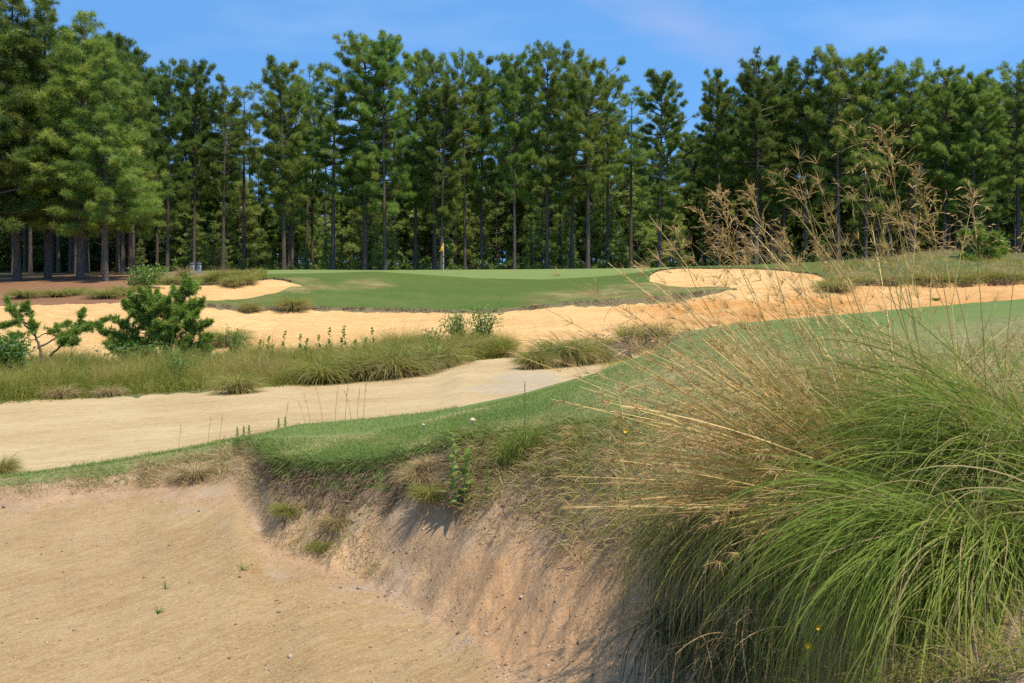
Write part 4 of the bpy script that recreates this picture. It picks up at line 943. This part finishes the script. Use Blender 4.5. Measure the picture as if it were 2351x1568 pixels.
for a in [
 ([(2200, 1060), (2060, 720), (1983, 480), (1925, 425)], 5.0, 4.7, .33, 26, .10, 'slim plume bent to the left, its tip level with the crown bottoms'),
 ([(2080, 1050), (1950, 640), (1870, 500), (1788, 402)], 5.0, 4.9, .30, 30, .13, 'loose plume with a long arched tip, leftmost of the highest ones'),
 ([(2190, 1060), (2095, 820), (2040, 590), (1990, 400), (1955, 290)], 5.2, 4.7, .24, 42, .16, 'highest plume, whose open head stands in front of the tree crowns'),
 ([(2210, 1060), (2120, 860), (2062, 520), (2052, 390), (2028, 303)], 5.0, 4.6, .27, 70, .16, 'tall plume with wide arched side branches beside the highest one'),
 ([(2230, 1060), (2190, 800), (2150, 560), (2100, 408)], 4.8, 4.6, .36, 110, .16, 'dense tan plume with the widest feathery head right of the tallest stems'),
 ([(2240, 1050), (2230, 800), (2170, 560), (2040, 500)], 4.9, 4.7, .34, 80, .16, 'dense plume leaning left in front of the grassy mound'),
 ([(1960, 1080), (1800, 830), (1690, 600), (1650, 440)], 5.0, 4.9, .36, 190, .15, 'thickest brown plume at the left of the group over the sand pocket'),
 ([(1940, 1080), (1790, 830), (1720, 640), (1605, 490)], 5.1, 5.0, .36, 130, .15, 'brown plume tangled with the thickest one, leaning further left'),
 ([(1950, 1080), (1830, 800), (1757, 540), (1720, 436)], 5.0, 4.8, .30, 70, .13, 'narrow plume just right of the thickest brown one'),
 ([(1900, 1080), (1700, 830), (1590, 650), (1545, 505)], 5.2, 5.1, .30, 34, .11, 'thin green stemmed plume, leftmost of the tall plumes'),
 ([(1980, 1080), (1880, 800), (1840, 640), (1790, 520)], 5.1, 5.0, .34, 70, .13, 'half tall brown plume in front of the dark trunks'),
 ([(2100, 1060), (1990, 800), (1930, 640), (1880, 570)], 5.1, 5.0, .32, 60, .13, 'shorter plume between the two tall groups over the turf crest'),
 ([(2270, 1050), (2260, 800), (2245, 600), (2230, 430)], 4.6, 4.5, .34, 70, .13, 'upright plume in front of the small pine on the mound'),
 ([(2300, 1050), (2310, 800), (2330, 620), (2370, 480)], 4.5, 4.4, .30, 40, .12, 'plume leaning out over the right border'),
 ([(2160, 1060), (2110, 800), (2075, 640), (2010, 570)], 4.9, 4.8, .30, 60, .12, 'low tangled plume just above the right bank'),
 ([(1880, 1090), (1650, 880), (1480, 740), (1350, 660)], 5.2, 5.1, .30, 26, .10, 'faint low plume drooping left over the edge of the apron'),
]: plume(*a)

# ------------------------------------------------------------------ young pines on the island
def limb_pine(name, y, stems, label, cat, nl, nw, nn, mat, tw=.28, dens=26, fill=1.0):
    """a pine traced limb by limb: (columns and rows, depth offset at the tip, root radius)"""
    b = pt(stems[0][0][0][0], stems[0][0][0][1], y)
    b = ground(stems[0][0][0][0], y)
    t = thing(name, b, label, cat); r = NR_
    T = MB(); Cn = MB(); tips, dirs, tr = [], [], []
    for pts, dy, r0, leaf0 in stems:
        k = len(pts); P = np.array([pt(u, v, y + dy*i/(k-1)) - b for i, (u, v) in enumerate(pts)])
        m = 12; s = np.linspace(0, 1, m); P = np.stack([np.interp(s, np.linspace(0, 1, k), P[:, i]) for i in range(3)], 1)
        for _ in range(2): P[1:-1] = (P[:-2]+2*P[1:-1]+P[2:])/4
        P[1:-1] += r.normal(0, .018, (m-2, 3))
        if leaf0 < 0: P[0, 2] = min(P[0, 2], -.1)
        tube(T, P, np.linspace(r0, r0*.25, m), 6)
        ax = P[-1]-P[0]; Ls = np.linalg.norm(ax); ax /= Ls
        nb = max(3, int(dens*Ls*fill))
        for w_ in np.append(r.uniform(abs(leaf0), 1, nb), [1, .96, .92]):
            q = np.array([np.interp(w_, s, P[:, i]) for i in range(3)])
            d = ax*r.uniform(.2, .9) + r.normal(0, .6, 3) + np.array([0, 0, .35]); d /= np.linalg.norm(d)
            l = tw*r.uniform(.4, 1.2)*(1.25-.7*w_ + .1)
            if w_ > .9: d = ax*.8+np.array([0, 0, .4]); d /= np.linalg.norm(d); l *= .8
            tube(T, np.stack([q, q+d*l]), [r0*.16+.003, .003], 3, cap=False)
            c_ = r.random()
            for f in np.linspace(.25, 1.05, 5): tips.append(q+d*l*f); dirs.append(d*.9+np.array([0, 0, .35])); tr.append(c_)
    D = np.array(dirs); D /= np.linalg.norm(D, axis=1, keepdims=True)
    needles(Cn, np.array(tips), D, nl, nw, nn, r, spread=1.0, rnd=np.array(tr))
    T.build('trunk', M_BARK, t); Cn.build('crown', mat, t, smooth=False)
    return t
st = []
rb = random.Random(21)
st.append(([(352, 838), (350, 780), (345, 720), (342, 672)], .2, .055, -.25))
st.append(([(405, 836), (400, 780), (412, 712), (425, 640)], .3, .05, -.35))
for (u0, v0, u1, v1) in [(350, 800, 232, 762), (350, 790, 245, 790), (352, 805, 275, 812), (348, 770, 262, 735), (348, 760, 290, 700), (346, 740, 300, 680), (346, 730, 385, 690), (345, 705, 322, 668), (350, 780, 400, 740),
                         (402, 800, 482, 775), (402, 790, 470, 800), (402, 770, 478, 745), (402, 760, 452, 720), (410, 720, 462, 692), (412, 710, 400, 665), (416, 690, 448, 660), (420, 670, 432, 650), (405, 745, 440, 700), (402, 780, 360, 745), (350, 812, 310, 808), (402, 812, 450, 812), (410, 730, 380, 690), (405, 750, 375, 710), (352, 795, 310, 770), (352, 795, 390, 790), (402, 795, 430, 780), (348, 765, 320, 720), (402, 800, 380, 760), (348, 740, 365, 690), (404, 770, 385, 715), (350, 800, 375, 770), (346, 720, 360, 675), (352, 815, 255, 800), (352, 815, 290, 822), (402, 815, 475, 808), (402, 812, 380, 800), (350, 812, 335, 815)]:
    st.append(([(u0, v0), ((u0+u1)/2, (v0+v1)/2 + rb.uniform(0, 10)), (u1, v1)], rb.uniform(-.9, .9), .022, .28))
limb_pine('young_pine', 40.5, st, 'bushy dark green young pine in the meadow with a leading shoot at its right', 'young pine', .17, .026, 14, G_YP, tw=.38, dens=26)
st = [([(96, 838), (92, 800), (80, 768), (72, 745)], .0, .07, -.75), ([(80, 770), (55, 742), (30, 720), (18, 692)], .3, .04, .35), ([(74, 750), (50, 735), (25, 745), (6, 752)], -.4, .03, .3),
      ([(92, 795), (130, 775), (180, 760), (246, 733)], .4, .035, .30), ([(100, 832), (128, 806), (155, 775), (205, 752)], -.3, .05, .45), ([(150, 780), (180, 755), (190, 718)], .3, .022, .3), ([(72, 748), (70, 728), (62, 712)], .3, .025, .2),
      ([(85, 775), (120, 758), (155, 745)], .5, .022, .3), ([(60, 745), (40, 728), (22, 710)], -.2, .02, .3), ([(120, 780), (140, 790), (175, 785)], -.4, .018, .35), ([(40, 735), (48, 712), (62, 700)], .2, .018, .4), ([(90, 785), (60, 775), (30, 772)], -.5, .022, .4), ([(180, 760), (200, 742), (230, 752)], 0, .015, .2)]
limb_pine('young_pine', 38.5, st, 'crooked open young pine with grey bent trunk at the left border', 'young pine', .17, .026, 14, G_YP, tw=.26, dens=14)
st = [([(2262, 640), (2260, 600), (2255, 560), (2248, 520)], .3, .06, -.1)]
for i in range(22):
    a = rb.uniform(0, 1); u1 = 2262 + rb.choice([-1, 1])*rb.uniform(15, 52); v0 = 635-a*90
    st.append(([(2260, v0), ((2260+u1)/2, v0-2), (u1, v0-12)], rb.uniform(-1.2, 1.2), .03, .2))
limb_pine('young_pine', 79, st, 'small young pine sprawling on the grassy mound at right behind the plumes', 'young pine', .42, .06, 14, G_YP, tw=.6, dens=7)

# ------------------------------------------------------------------ leafy shrubs and weeds
def shrub(u, v, w, h, label, n, leaf, mat, name='shrub', cat='shrub', group=None, y=None, open_=0.0, stems=7, aspect=2.2, kmin=5.1):
    b = hit(u, v, kmin) if y is None else ground(u, y)
    t = thing(name, b, label, cat, group); r = NR_
    T = MB(); Lf = MB()
    ends = []
    for i in range(stems):
        a = r.uniform(0, 6.28); e = np.array([math.cos(a)*w*.5*r.uniform(.2, .9), math.sin(a)*w*.5*r.uniform(.2, .9), h*r.uniform(.6, .98)])
        P = np.stack([np.array([0, 0, -.05]), e*.5+np.array([0, 0, h*.06]), e]); tube(T, P, [.018*h+.004, .01*h+.003, .004], 5); ends.append(e)
    ends = np.array(ends)
    k = r.integers(0, stems, n); f = r.uniform(.25, 1.05, n)
    c = ends[k]*f[:, None] + r.normal(0, 1, (n, 3))*np.array([w, w, h*.55])*.13*(1-open_*.5)
    c[:, 2] = np.abs(c[:, 2])
    d = r.normal(size=(n, 3)); d[:, 2] = np.abs(d[:, 2])*.8; d /= np.linalg.norm(d, axis=1, keepdims=True)
    sd = np.cross(d, r.normal(size=(n, 3))); sd /= np.linalg.norm(sd, axis=1, keepdims=True)
    L = leaf*r.uniform(.6, 1.2, (n, 1)); wd_ = L/aspect*.5
    V = np.stack([c, c+d*L*.45+sd*wd_, c+d*L, c+d*L*.45-sd*wd_], 1).reshape(-1, 3)
    Lf.add(V, np.arange(n*4).reshape(-1, 4), rnd=np.repeat(np.clip(.5+.25*r.normal(size=n)+.3*(c[:, 2]/h-.5), 0, 1), 4), tt=np.tile([0., .5, 1., .5], n))
    T.build('stems', G_ROOT, t); Lf.build('foliage', mat, t, smooth=False)
    return t
shrub(338, 660, 2.1, 1.35, 'bright green leafy shrub on the corner of the knoll above the greenside sand', 1300, .17, G_LEAF, kmin=12.5)
shrub(308, 660, 1.8, .5, 'low leafy branch of green spreading left over the straw corner', 400, .17, G_LEAF, kmin=12.5)
shrub(1062, 806, 2.0, 1.6, 'light leaved open shrub at the back of the meadow against the golden sand', 1300, .12, G_LIGHTLEAF, y=43.2, open_=1, stems=12)
shrub(1112, 800, 1.6, 2.0, 'taller rounded light leaved shrub near the tip of the meadow', 1300, .12, G_LEAF, y=42.6, stems=12)
shrub(995, 815, .8, 1.2, 'small pale bush left of the two light leaved shrubs', 300, .12, G_LIGHTLEAF, y=43)
shrub(8, 862, 1.8, 1.75, 'rounded dense dark green bush cut by the left border', 6000, .17, G_LEAF, y=35.5, stems=22, aspect=3)
shrub(408, 888, 1.3, 1.25, 'bright green feathery bush in the middle of the meadow', 1300, .09, G_LEAF, y=33.5, stems=12, aspect=4)
shrub(308, 842, 2.0, 1.3, 'green leafy weeds at the left foot of the bushy young pine', 900, .14, G_LEAF, y=39.4, stems=10)
shrub(430, 838, 3.0, .9, 'bluish green weeds at the right foot of the bushy young pine', 900, .10, G_LEAF, y=39.6, stems=14)
shrub(540, 840, 1.3, 1.5, 'leafy weed standing above the meadow below the round tussock', 500, .13, G_LEAF, y=42.5, stems=8)
shrub(20, 890, 2.4, .5, 'low yellow green weeds below the dark bush at the left border', 500, .10, G_LIGHTLEAF, y=34, stems=8)
shrub(565, 872, 2.0, .5, 'patch of broad leaved weeds in the meadow right of the feathery bush', 500, .10, G_LEAF, y=36, stems=8)
HW = []
for i, (u, h) in enumerate([(598, .9), (612, 1.0), (630, .7), (690, 1.1), (700, .9), (738, 1.0), (757, 1.3), (782, 1.35), (797, 1.1), (815, .8), (835, .9), (862, 1.2), (1000, .9), (648, 1.2)]):
    HW.append((u, h, i))

# the wildflower on the bank and its neighbours
def leafy_stalk(u, v, h, label, n, leaf, mat, kmin, lean=0.0, name='wildflower', asp=3.2, group=None, cat='wildflower', y=None):
    b = hit(u, v, kmin) if y is None else ground(u, y); t = thing(name, b, label, cat, group)
    T = MB(); z = np.linspace(0, 1, 8); P = np.stack([lean*h*z**2, -.05*h*z, h*z], 1); tube(T, P, np.linspace(.005, .002, 8)*max(1, h/.6), 5, rnd=.95, tt=0.0); T.build('stem', G_STEM, t)
    Lf = MB(); s = np.linspace(.12, 1, n); az = np.arange(n)*2.4; B = np.stack([np.interp(s, z, P[:, i]) for i in range(3)], 1)
    ribbons(Lf, B, az, .5+.6*s, leaf*(1.15-.75*s), .9, leaf/asp, 5, taper=1.0, twist=0.0, rnd=NR_.uniform(.4, 1, n)); Lf.build('leaves', mat, t)
    return t
for u, h, i in HW: leafy_stalk(u, 0, h*1.05, 'upright horseweed stalk standing above the back of the meadow', 12, .32, G_LEAF, 0, 0.12*math.sin(i*2.1), 'weed', 2.6, 'horseweed stalks along the back of the meadow', 'weed', 41.9+.5*math.sin(i*1.7))
leafy_stalk(1042, 1192, .70, 'tall yellow green wildflower stalk with pointed leaves below the turf edge', 24, .17, G_LIGHTLEAF, 2.0, -.02)
leafy_stalk(1066, 1160, .42, 'short broad leaved green plant right of the tall wildflower stalk', 12, .17, G_LEAF, 2.0, .05, name='weed', cat='weed')
leafy_stalk(1120, 1150, .35, 'small fuzzy weed right of the wildflower', 30, .05, G_LEAF, 2.0, name='weed', cat='weed')
for u, v, h, lab in [(1172, 1090, .40, 'bright green grassy weed on the bank right of the wildflower, left of two'), (1208, 1090, .45, 'taller bright green grassy weed on the bank below the feathery stems')]:
    clump('lush', u, v, h, lab, 'bright weeds on the rim', .55, y=8.9, name='grass_weed', cat='weed')
leafy_stalk(1205, 1000, .42, 'faint feathery weed standing on the turf edge', 40, .035, G_LEAF, 2.0, name='weed', cat='weed', y=9.4)
clump('tan', 962, 1165, .24, 'dry tan tussock hanging on the bank left of the wildflower', 'dry tussocks on the clay bank', 1.3, y=9.35)
clump('tan', 985, 1135, .2, 'twiggy pale tussock just under the turf edge', 'dry tussocks on the clay bank', 1.3, y=9.5)
clump('tan', 775, 1175, .26, 'dry tan tussock under the middle of the turf edge', 'dry tussocks on the clay bank', 1.0, y=9.6)
clump('green', 990, 1195, .24, 'green tuft below the dry tussock on the bank', 'dry tussocks on the clay bank', 1.2, y=9.0)
clump('green', 660, 1215, .22, 'sliding sod strip on the left of the clay bank', 'dry tussocks on the clay bank', 1.0, y=9.85)
clump('green', 735, 1245, .16, 'thin dry grass streak in the rill of the clay bank', 'dry tussocks on the clay bank', 1.0, y=9.45)
clump('tan', 450, 1105, .24, 'dry tan mat of grass on the face of the ridge', None, 1.6, y=11.8)
for u, v, h, lab in [(362, 1408, .09, 'small dark green sprig on the open bunker sand'), (380, 1352, .10, 'pale two stemmed sprig on the bunker sand above the dark one'), (558, 1310, .10, 'forked sprig at the foot of the clay bank')]:
    b = hit(u, v, 0.3); t = thing('sprig', b, lab, 'weed', 'sprigs on the bunker sand'); m_ = MB(); n = 14 if h < .095 else 8
    ribbons(m_, np.zeros((n, 3)), NR_.uniform(0, 6.28, n), NR_.uniform(.6, 1.4, n), NR_.uniform(.6, 1.2, n)*h, NR_.uniform(0, 1, n), .008, 4); m_.build('blades', G_LEAF, t)
# thin stalks and small horseweeds growing behind the ridge, seen against the white sand
for i, (u, v0, v1) in enumerate([(740, 965, 895), (770, 964, 892), (793, 963, 885), (806, 963, 902), (820, 962, 897), (835, 961, 876), (712, 968, 905), (505, 1010, 955), (478, 1012, 962), (700, 972, 925), (655, 976, 930), (410, 1032, 980)]):
    y = 14.2 if u > 600 else 13.9
    P0 = ground(u, y); top = pt(u + (-14 if i % 3 == 0 else 6), v1, y); t = thing('grass_stalk', P0, 'thin bare grass stalk with a wispy head against the white sand', 'grass stalk', 'thin stalks behind the ridge')
    d = np.array(top-P0); z = np.linspace(0, 1, 8)[:, None]; P = d*z*np.array([1, 1, 1]) + np.array([1, 0, 0])*0.0
    P[:, 0] = d[0]*z[:, 0]**1.6
    m_ = MB(); tube(m_, P, np.linspace(.0042, .002, 8), 4, rnd=.2, tt=0.0); m_.build('stem', G_STEM, t)
    m_ = MB(); Q = P[-3:]; spikelets(m_, Q, np.repeat(d[None]/np.linalg.norm(d), 3, 0), 8, .05, .004, .3); m_.build('seed_head', G_SEED, t)
for u, y in [(640, 14.0), (655, 14.05), (545, 13.9), (560, 13.95), (572, 13.9)]:
    leafy_stalk(u, 0, .13, 'small pale horseweed behind the crest of the ridge', 16, .07, G_LIGHTLEAF, 2, name='weed', cat='weed', group='small horseweeds behind the ridge', y=y)

# ------------------------------------------------------------------ flag, boxes, stump, mushrooms, flowers
def plain(name, col, rough=.5, nz=None):
    n = NT(name); c = n.mix(n.noise(n.coords(), 12, 3, .6, .3, .7), nrm(col, .85), nrm(col, 1.1)); return n.finish(c, rough, None, .3)
M_WHITE = plain('white_paint', (.78, .78, .76)); M_BLACK = plain('black_paint', (.03, .03, .035)); M_FLAG = plain('flag_cloth', (.85, .42, .04), .8)
M_GREY = plain('grey_plastic', (.20, .22, .25), .6); M_GREYD = plain('dark_grey_plastic', (.10, .105, .12), .6)
fy = 89.0; fb = ground(1018.5, fy); ftop = pt(1018.5, 557, fy).z - fb.z
t = thing('flagstick', fb, 'yellow flag hanging limp on a white pole on the green', 'golf flag')
m_ = MB(); tube(m_, [(0, 0, -.15), (0, 0, .4), (0, 0, ftop)], [.022, .02, .018], 8); m_.build('pole', M_WHITE, t)
for z0, z1 in ((.55, .64), (1.05, 1.14)):
    m_ = MB(); tube(m_, [(0, 0, z0*ftop/2.2), (0, 0, z1*ftop/2.2)], .024, 8); m_.build('pole_band', M_BLACK, t)
m_ = MB(); nu, nv = 9, 7; V = []
for i in range(nu):
    for j in range(nv):
        a, b = i/(nu-1), j/(nv-1)
        V.append((-.02 - a*.30, .05*math.sin(a*7+b*3)*a, ftop - .02 - b*(.66) - a*.60*(1-b) + .02*math.sin(b*5)))
q = [(i*nv+j, (i+1)*nv+j, (i+1)*nv+j+1, i*nv+j+1) for i in range(nu-1) for j in range(nv-1)]
m_.add(V, q); fo = m_.build('flag', M_FLAG, t); fo.modifiers.new('cloth', 'SOLIDIFY').thickness = .006

def rbox(mb, c, s, bev=.02):
    """box with chamfered vertical edges and top"""
    x, y, z = np.array(s)/2
    prof = [(x-bev, -y), (x, -y+bev), (x, y-bev), (x-bev, y), (-x+bev, y), (-x, y-bev), (-x, -y+bev), (-x+bev, -y)]
    k = len(prof); lv = [(-z, 1), (z-bev, 1), (z, 1-bev/x)]
    V = [(c[0]+px*f, c[1]+py*f, c[2]+h) for h, f in lv for px, py in prof]; fs = []
    for l in range(2): fs += [(l*k+i, l*k+(i+1) % k, (l+1)*k+(i+1) % k, (l+1)*k+i) for i in range(k)]
    mb.add(V, fs); mb.add([(c[0]+px*lv[2][1], c[1]+py*lv[2][1], c[2]+z) for px, py in prof], [tuple(range(k))])
for u, lab in [(441.5, 'left grey utility box with a dark cap behind the knoll'), (457.5, 'right grey utility box with a dark cap behind the knoll')]:
    b = hit(u, 627, 12.9); h = pt(u, 603, b.y).z - b.z
    t = thing('utility_box', b, lab, 'utility box', 'grey boxes behind the knoll'); 
    m_ = MB(); rbox(m_, (0, 0, (h-.14)/2-.05), (.27, .30, h-.04)); m_.build('body', M_GREY, t)
    m_ = MB(); rbox(m_, (0, 0, h-.06), (.31, .34, .12)); m_.build('lid', M_GREYD, t)
    m_ = MB(); rbox(m_, (0, -.156, h*.62), (.18, .02, h*.34), .005); m_.build('door', M_GREYD, t)

# brown stump on the crest of the turf
def lump(name, b, rx, ry, rz, mat, seed, label, cat, amp=.35):
    nu, nv = 26, 14; a = np.linspace(0, 2*PI, nu, endpoint=False); e = np.linspace(-.45, PI/2, nv)
    A, E = np.meshgrid(a, e, indexing='ij'); d = np.stack([np.cos(E)*np.cos(A), np.cos(E)*np.sin(A), np.sin(E)], -1)
    r_ = 1 + amp*fbm(d[..., 0]*2+seed, d[..., 1]*2+d[..., 2]*2.3, seed, 4)
    V = d*r_[..., None]*np.array([rx, ry, rz]); V[:, -1] = V[:, -1].mean(0)
    i = np.arange(nu)[:, None]; j = np.arange(nv-1)[None]; k = (i+1) % nu
    q = np.stack([i*nv+j, k*nv+j, k*nv+j+1, i*nv+j+1], -1).reshape(-1, 4)
    m_ = MB(); m_.add(V.reshape(-1, 3), q); o = m_.build(name, mat, None, b); return tag(o, label, cat)
M_STUMP = mat_turf('weathered_wood', rgb(.13, .095, .07), rgb(.09, .065, .05), rgb(.22, .17, .12), .12, bump=1.0)
lump('stump', ground(1415, 35.5) + Vector((0, 0, .05)), .5, .4, .55, M_STUMP, 5, 'weathered brown stump at the end of the small grass island', 'stump')
mb = MB()
for u, v in [(1400, 825), (1430, 815), (1460, 812), (1490, 806), (1520, 800)]:
    c = hit(u, v, 3.6); n = 380
    B = np.array(c)[None] + NR_.normal(0, 1, (n, 3))*np.array([.5, .2, .12]) + np.array([0, .3, .12])
    ribbons(mb, B, NR_.normal(-PI/2-.4, .8, n), NR_.uniform(-.4, .9, n), NR_.uniform(.12, .36, n), NR_.uniform(.8, 2.2, n), .014, 4)
tag(mb.build('sod_roots', G_ROOT), 'brown roots hanging over the eroded sod face beside the stump', None, None, 'stuff')
mb = MB(); n = 5000
u = NR_.uniform(470, 1690, n); y = ky(10.2+.8*NR_.random(n), u); P = ground_np(u, y)
sz = np.clip(.6+1.6*fbm(u/18, u*0, 91, 4), .15, 1.6)
ribbons(mb, P, NR_.normal(-PI/2, .7, n), NR_.uniform(-.3, .9, n), .17*sz*NR_.uniform(.4, 1.2, n), NR_.uniform(.6, 2, n), .045, 3)
tag(mb.build('sod_edge_roots', G_ROOT), 'dark ragged roots along the sod edge over the golden sand', None, None, 'stuff')
mb = MB(); n = 3200
u = NR_.uniform(1500, 1900, n); y = ky(13.0+.12*NR_.random(n), u); P = ground_np(u, y)
ribbons(mb, P, NR_.normal(-PI/2, .7, n), NR_.uniform(-.3, .9, n), NR_.uniform(.08, .32, n), NR_.uniform(.6, 2, n), .04, 3)
u = NR_.uniform(400, 670, n); y = ky(13.0+.12*NR_.random(n), u); P = ground_np(u, y)
ribbons(mb, P, NR_.normal(-PI/2, .7, n), NR_.uniform(-.3, .9, n), NR_.uniform(.05, .25, n), NR_.uniform(.6, 2, n), .04, 3)
tag(mb.build('greenside_roots', G_ROOT), 'ragged roots along the upper edges of the two greenside sand pockets', None, None, 'stuff')

mb = MB(); n = 9000
u = NR_.uniform(1890, 2700, n); y = ky(10.5+1.1*NR_.random(n)**1.3, u); P = ground_np(u, y); cl = np.clip(.7+1.6*fbm(u/22, u*0, 93, 4), .1, 1.7)
ribbons(mb, P, NR_.normal(-PI/2, .8, n), NR_.uniform(-.3, 1.1, n), .42*cl*NR_.uniform(.4, 1.2, n), NR_.uniform(.6, 2.2, n), .035, 3)
tag(mb.build('bank_edge_roots', G_ROOT), 'dark brown roots and dead grass over the eroded edge of the right bank', None, None, 'stuff')
mb = MB(); n = 9000
u = NR_.uniform(1880, 2700, n); y = ky(10.75+1.6*NR_.random(n)**1.4, u); P = ground_np(u, y); cl = np.clip(.75+1.4*fbm(u/26, y/2, 94, 4), .1, 1.7)
ribbons(mb, P, NR_.normal(-PI/2, 1.1, n), NR_.uniform(.2, 1.4, n), .55*cl*NR_.uniform(.4, 1.2, n), NR_.uniform(.6, 2.2, n), .03, 4)
tag(mb.build('bank_edge_grass', G_OLIVE), 'olive grass drooping over the eroded edge of the right bank', None, None, 'stuff')
M_CAP = plain('mushroom_cap', (.55, .40, .23)); M_STALK = plain('mushroom_stalk', (.55, .48, .36))
for u, v, h, lab in [(1085, 976, .075, 'pale mushroom standing on the near turf'), (972, 982, .045, 'smaller brown mushroom on the near turf, left of the pale one')]:
    b = hit(u, v, 4.0); t = thing('mushroom', b, lab, 'mushroom', 'mushrooms on the turf')
    m_ = MB(); tube(m_, [(0, 0, -.02), (0, 0, h*.5), (0, 0, h*.8)], [.010, .008, .008], 8); m_.build('stalk', M_STALK, t)
    m_ = MB(); z = np.array([.62, .70, .82, .93, 1.0])*h; tube(m_, np.stack([z*0, z*0, z], 1), np.array([.030, .032, .025, .014, .003])*h/.075, 12); m_.build('cap', M_CAP, t)
M_PETAL = plain('yellow_petal', (.85, .50, .02), .6)
for u, v, y, lab in [(1855, 1482, 3.55, 'orange yellow flower low under the green fountain'), (1880, 1440, 3.6, 'small yellow flower just above the orange one'), (1291, 1013, 8.5, 'yellow flower in the dry grass left, at the turf edge'), (1436, 989, 7.6, 'yellow flower among the fine brown grass under the straw stems')]:
    p0 = pt(u, v, y); g0 = ground(u, y + .05); t = thing('flower', g0, lab, 'flower', 'yellow flowers in the near grass'); d = np.array(p0-g0)
    r_ = .012 if y < 5 else .016
    m_ = MB(); tube(m_, np.stack([d*0, d*.6, d]), [.003, .0025, .002], 5, rnd=.95, tt=0.); m_.build('stem', G_STEM, t)
    m_ = MB()
    for k in range(8):
        a = k*PI/4; c = np.array([math.cos(a), -.5, math.sin(a)]); sd = np.array([-math.sin(a), 0, math.cos(a)])
        m_.add([d, d+c*r_*.6+sd*r_*.35, d+c*r_, d+c*r_*.6-sd*r_*.35], [(0, 1, 2, 3)])
    m_.build('petals', M_PETAL, t)
# pebbles and crumbs on the bunker sand
npb = NT('pebble'); pc = npb.ramp(npb.attr('rnd'), [(0, rgb(.10, .07, .05)), (.4, rgb(.30, .20, .11)), (.7, rgb(.42, .34, .24)), (.9, rgb(.25, .17, .12)), (1, rgb(.54, .48, .40))])
M_PEB = npb.finish(pc, .9)
mb = MB(); n = 9200
u = np.concatenate([NR_.uniform(-300, 1500, 3400), NR_.normal(1500, 220, 1800), NR_.uniform(540, 1750, 4000)]); k = np.concatenate([NR_.uniform(.75, 2.05, 3400), NR_.uniform(1.0, 2.1, 1800), NR_.uniform(1.9, 3.0, 4000)])
P = ground_np(u, ky(k, u)); r_ = np.exp(NR_.normal(-5.25, .5, n)); r_[:160] *= 2.2; r_ = np.minimum(r_, .035)
o8 = np.array([[1, 0, 0], [-1, 0, 0], [0, 1, 0], [0, -1, 0], [0, 0, .8], [0, 0, -.5]])
V = P[:, None] + (o8[None]*NR_.uniform(.6, 1.2, (n, 6, 1)))*r_[:, None, None]
f8 = np.array([[0, 2, 4], [2, 1, 4], [1, 3, 4], [3, 0, 4], [2, 0, 5], [1, 2, 5], [3, 1, 5], [0, 3, 5]])
mb.add(V.reshape(-1, 3), (np.arange(n)[:, None, None]*6+f8[None]).reshape(-1, 3), rnd=np.repeat(NR_.random(n)**1.2, 6))
tag(mb.build('pebbles', M_PEB), 'small pebbles and crumbs scattered on the bunker sand', None, None, 'stuff')
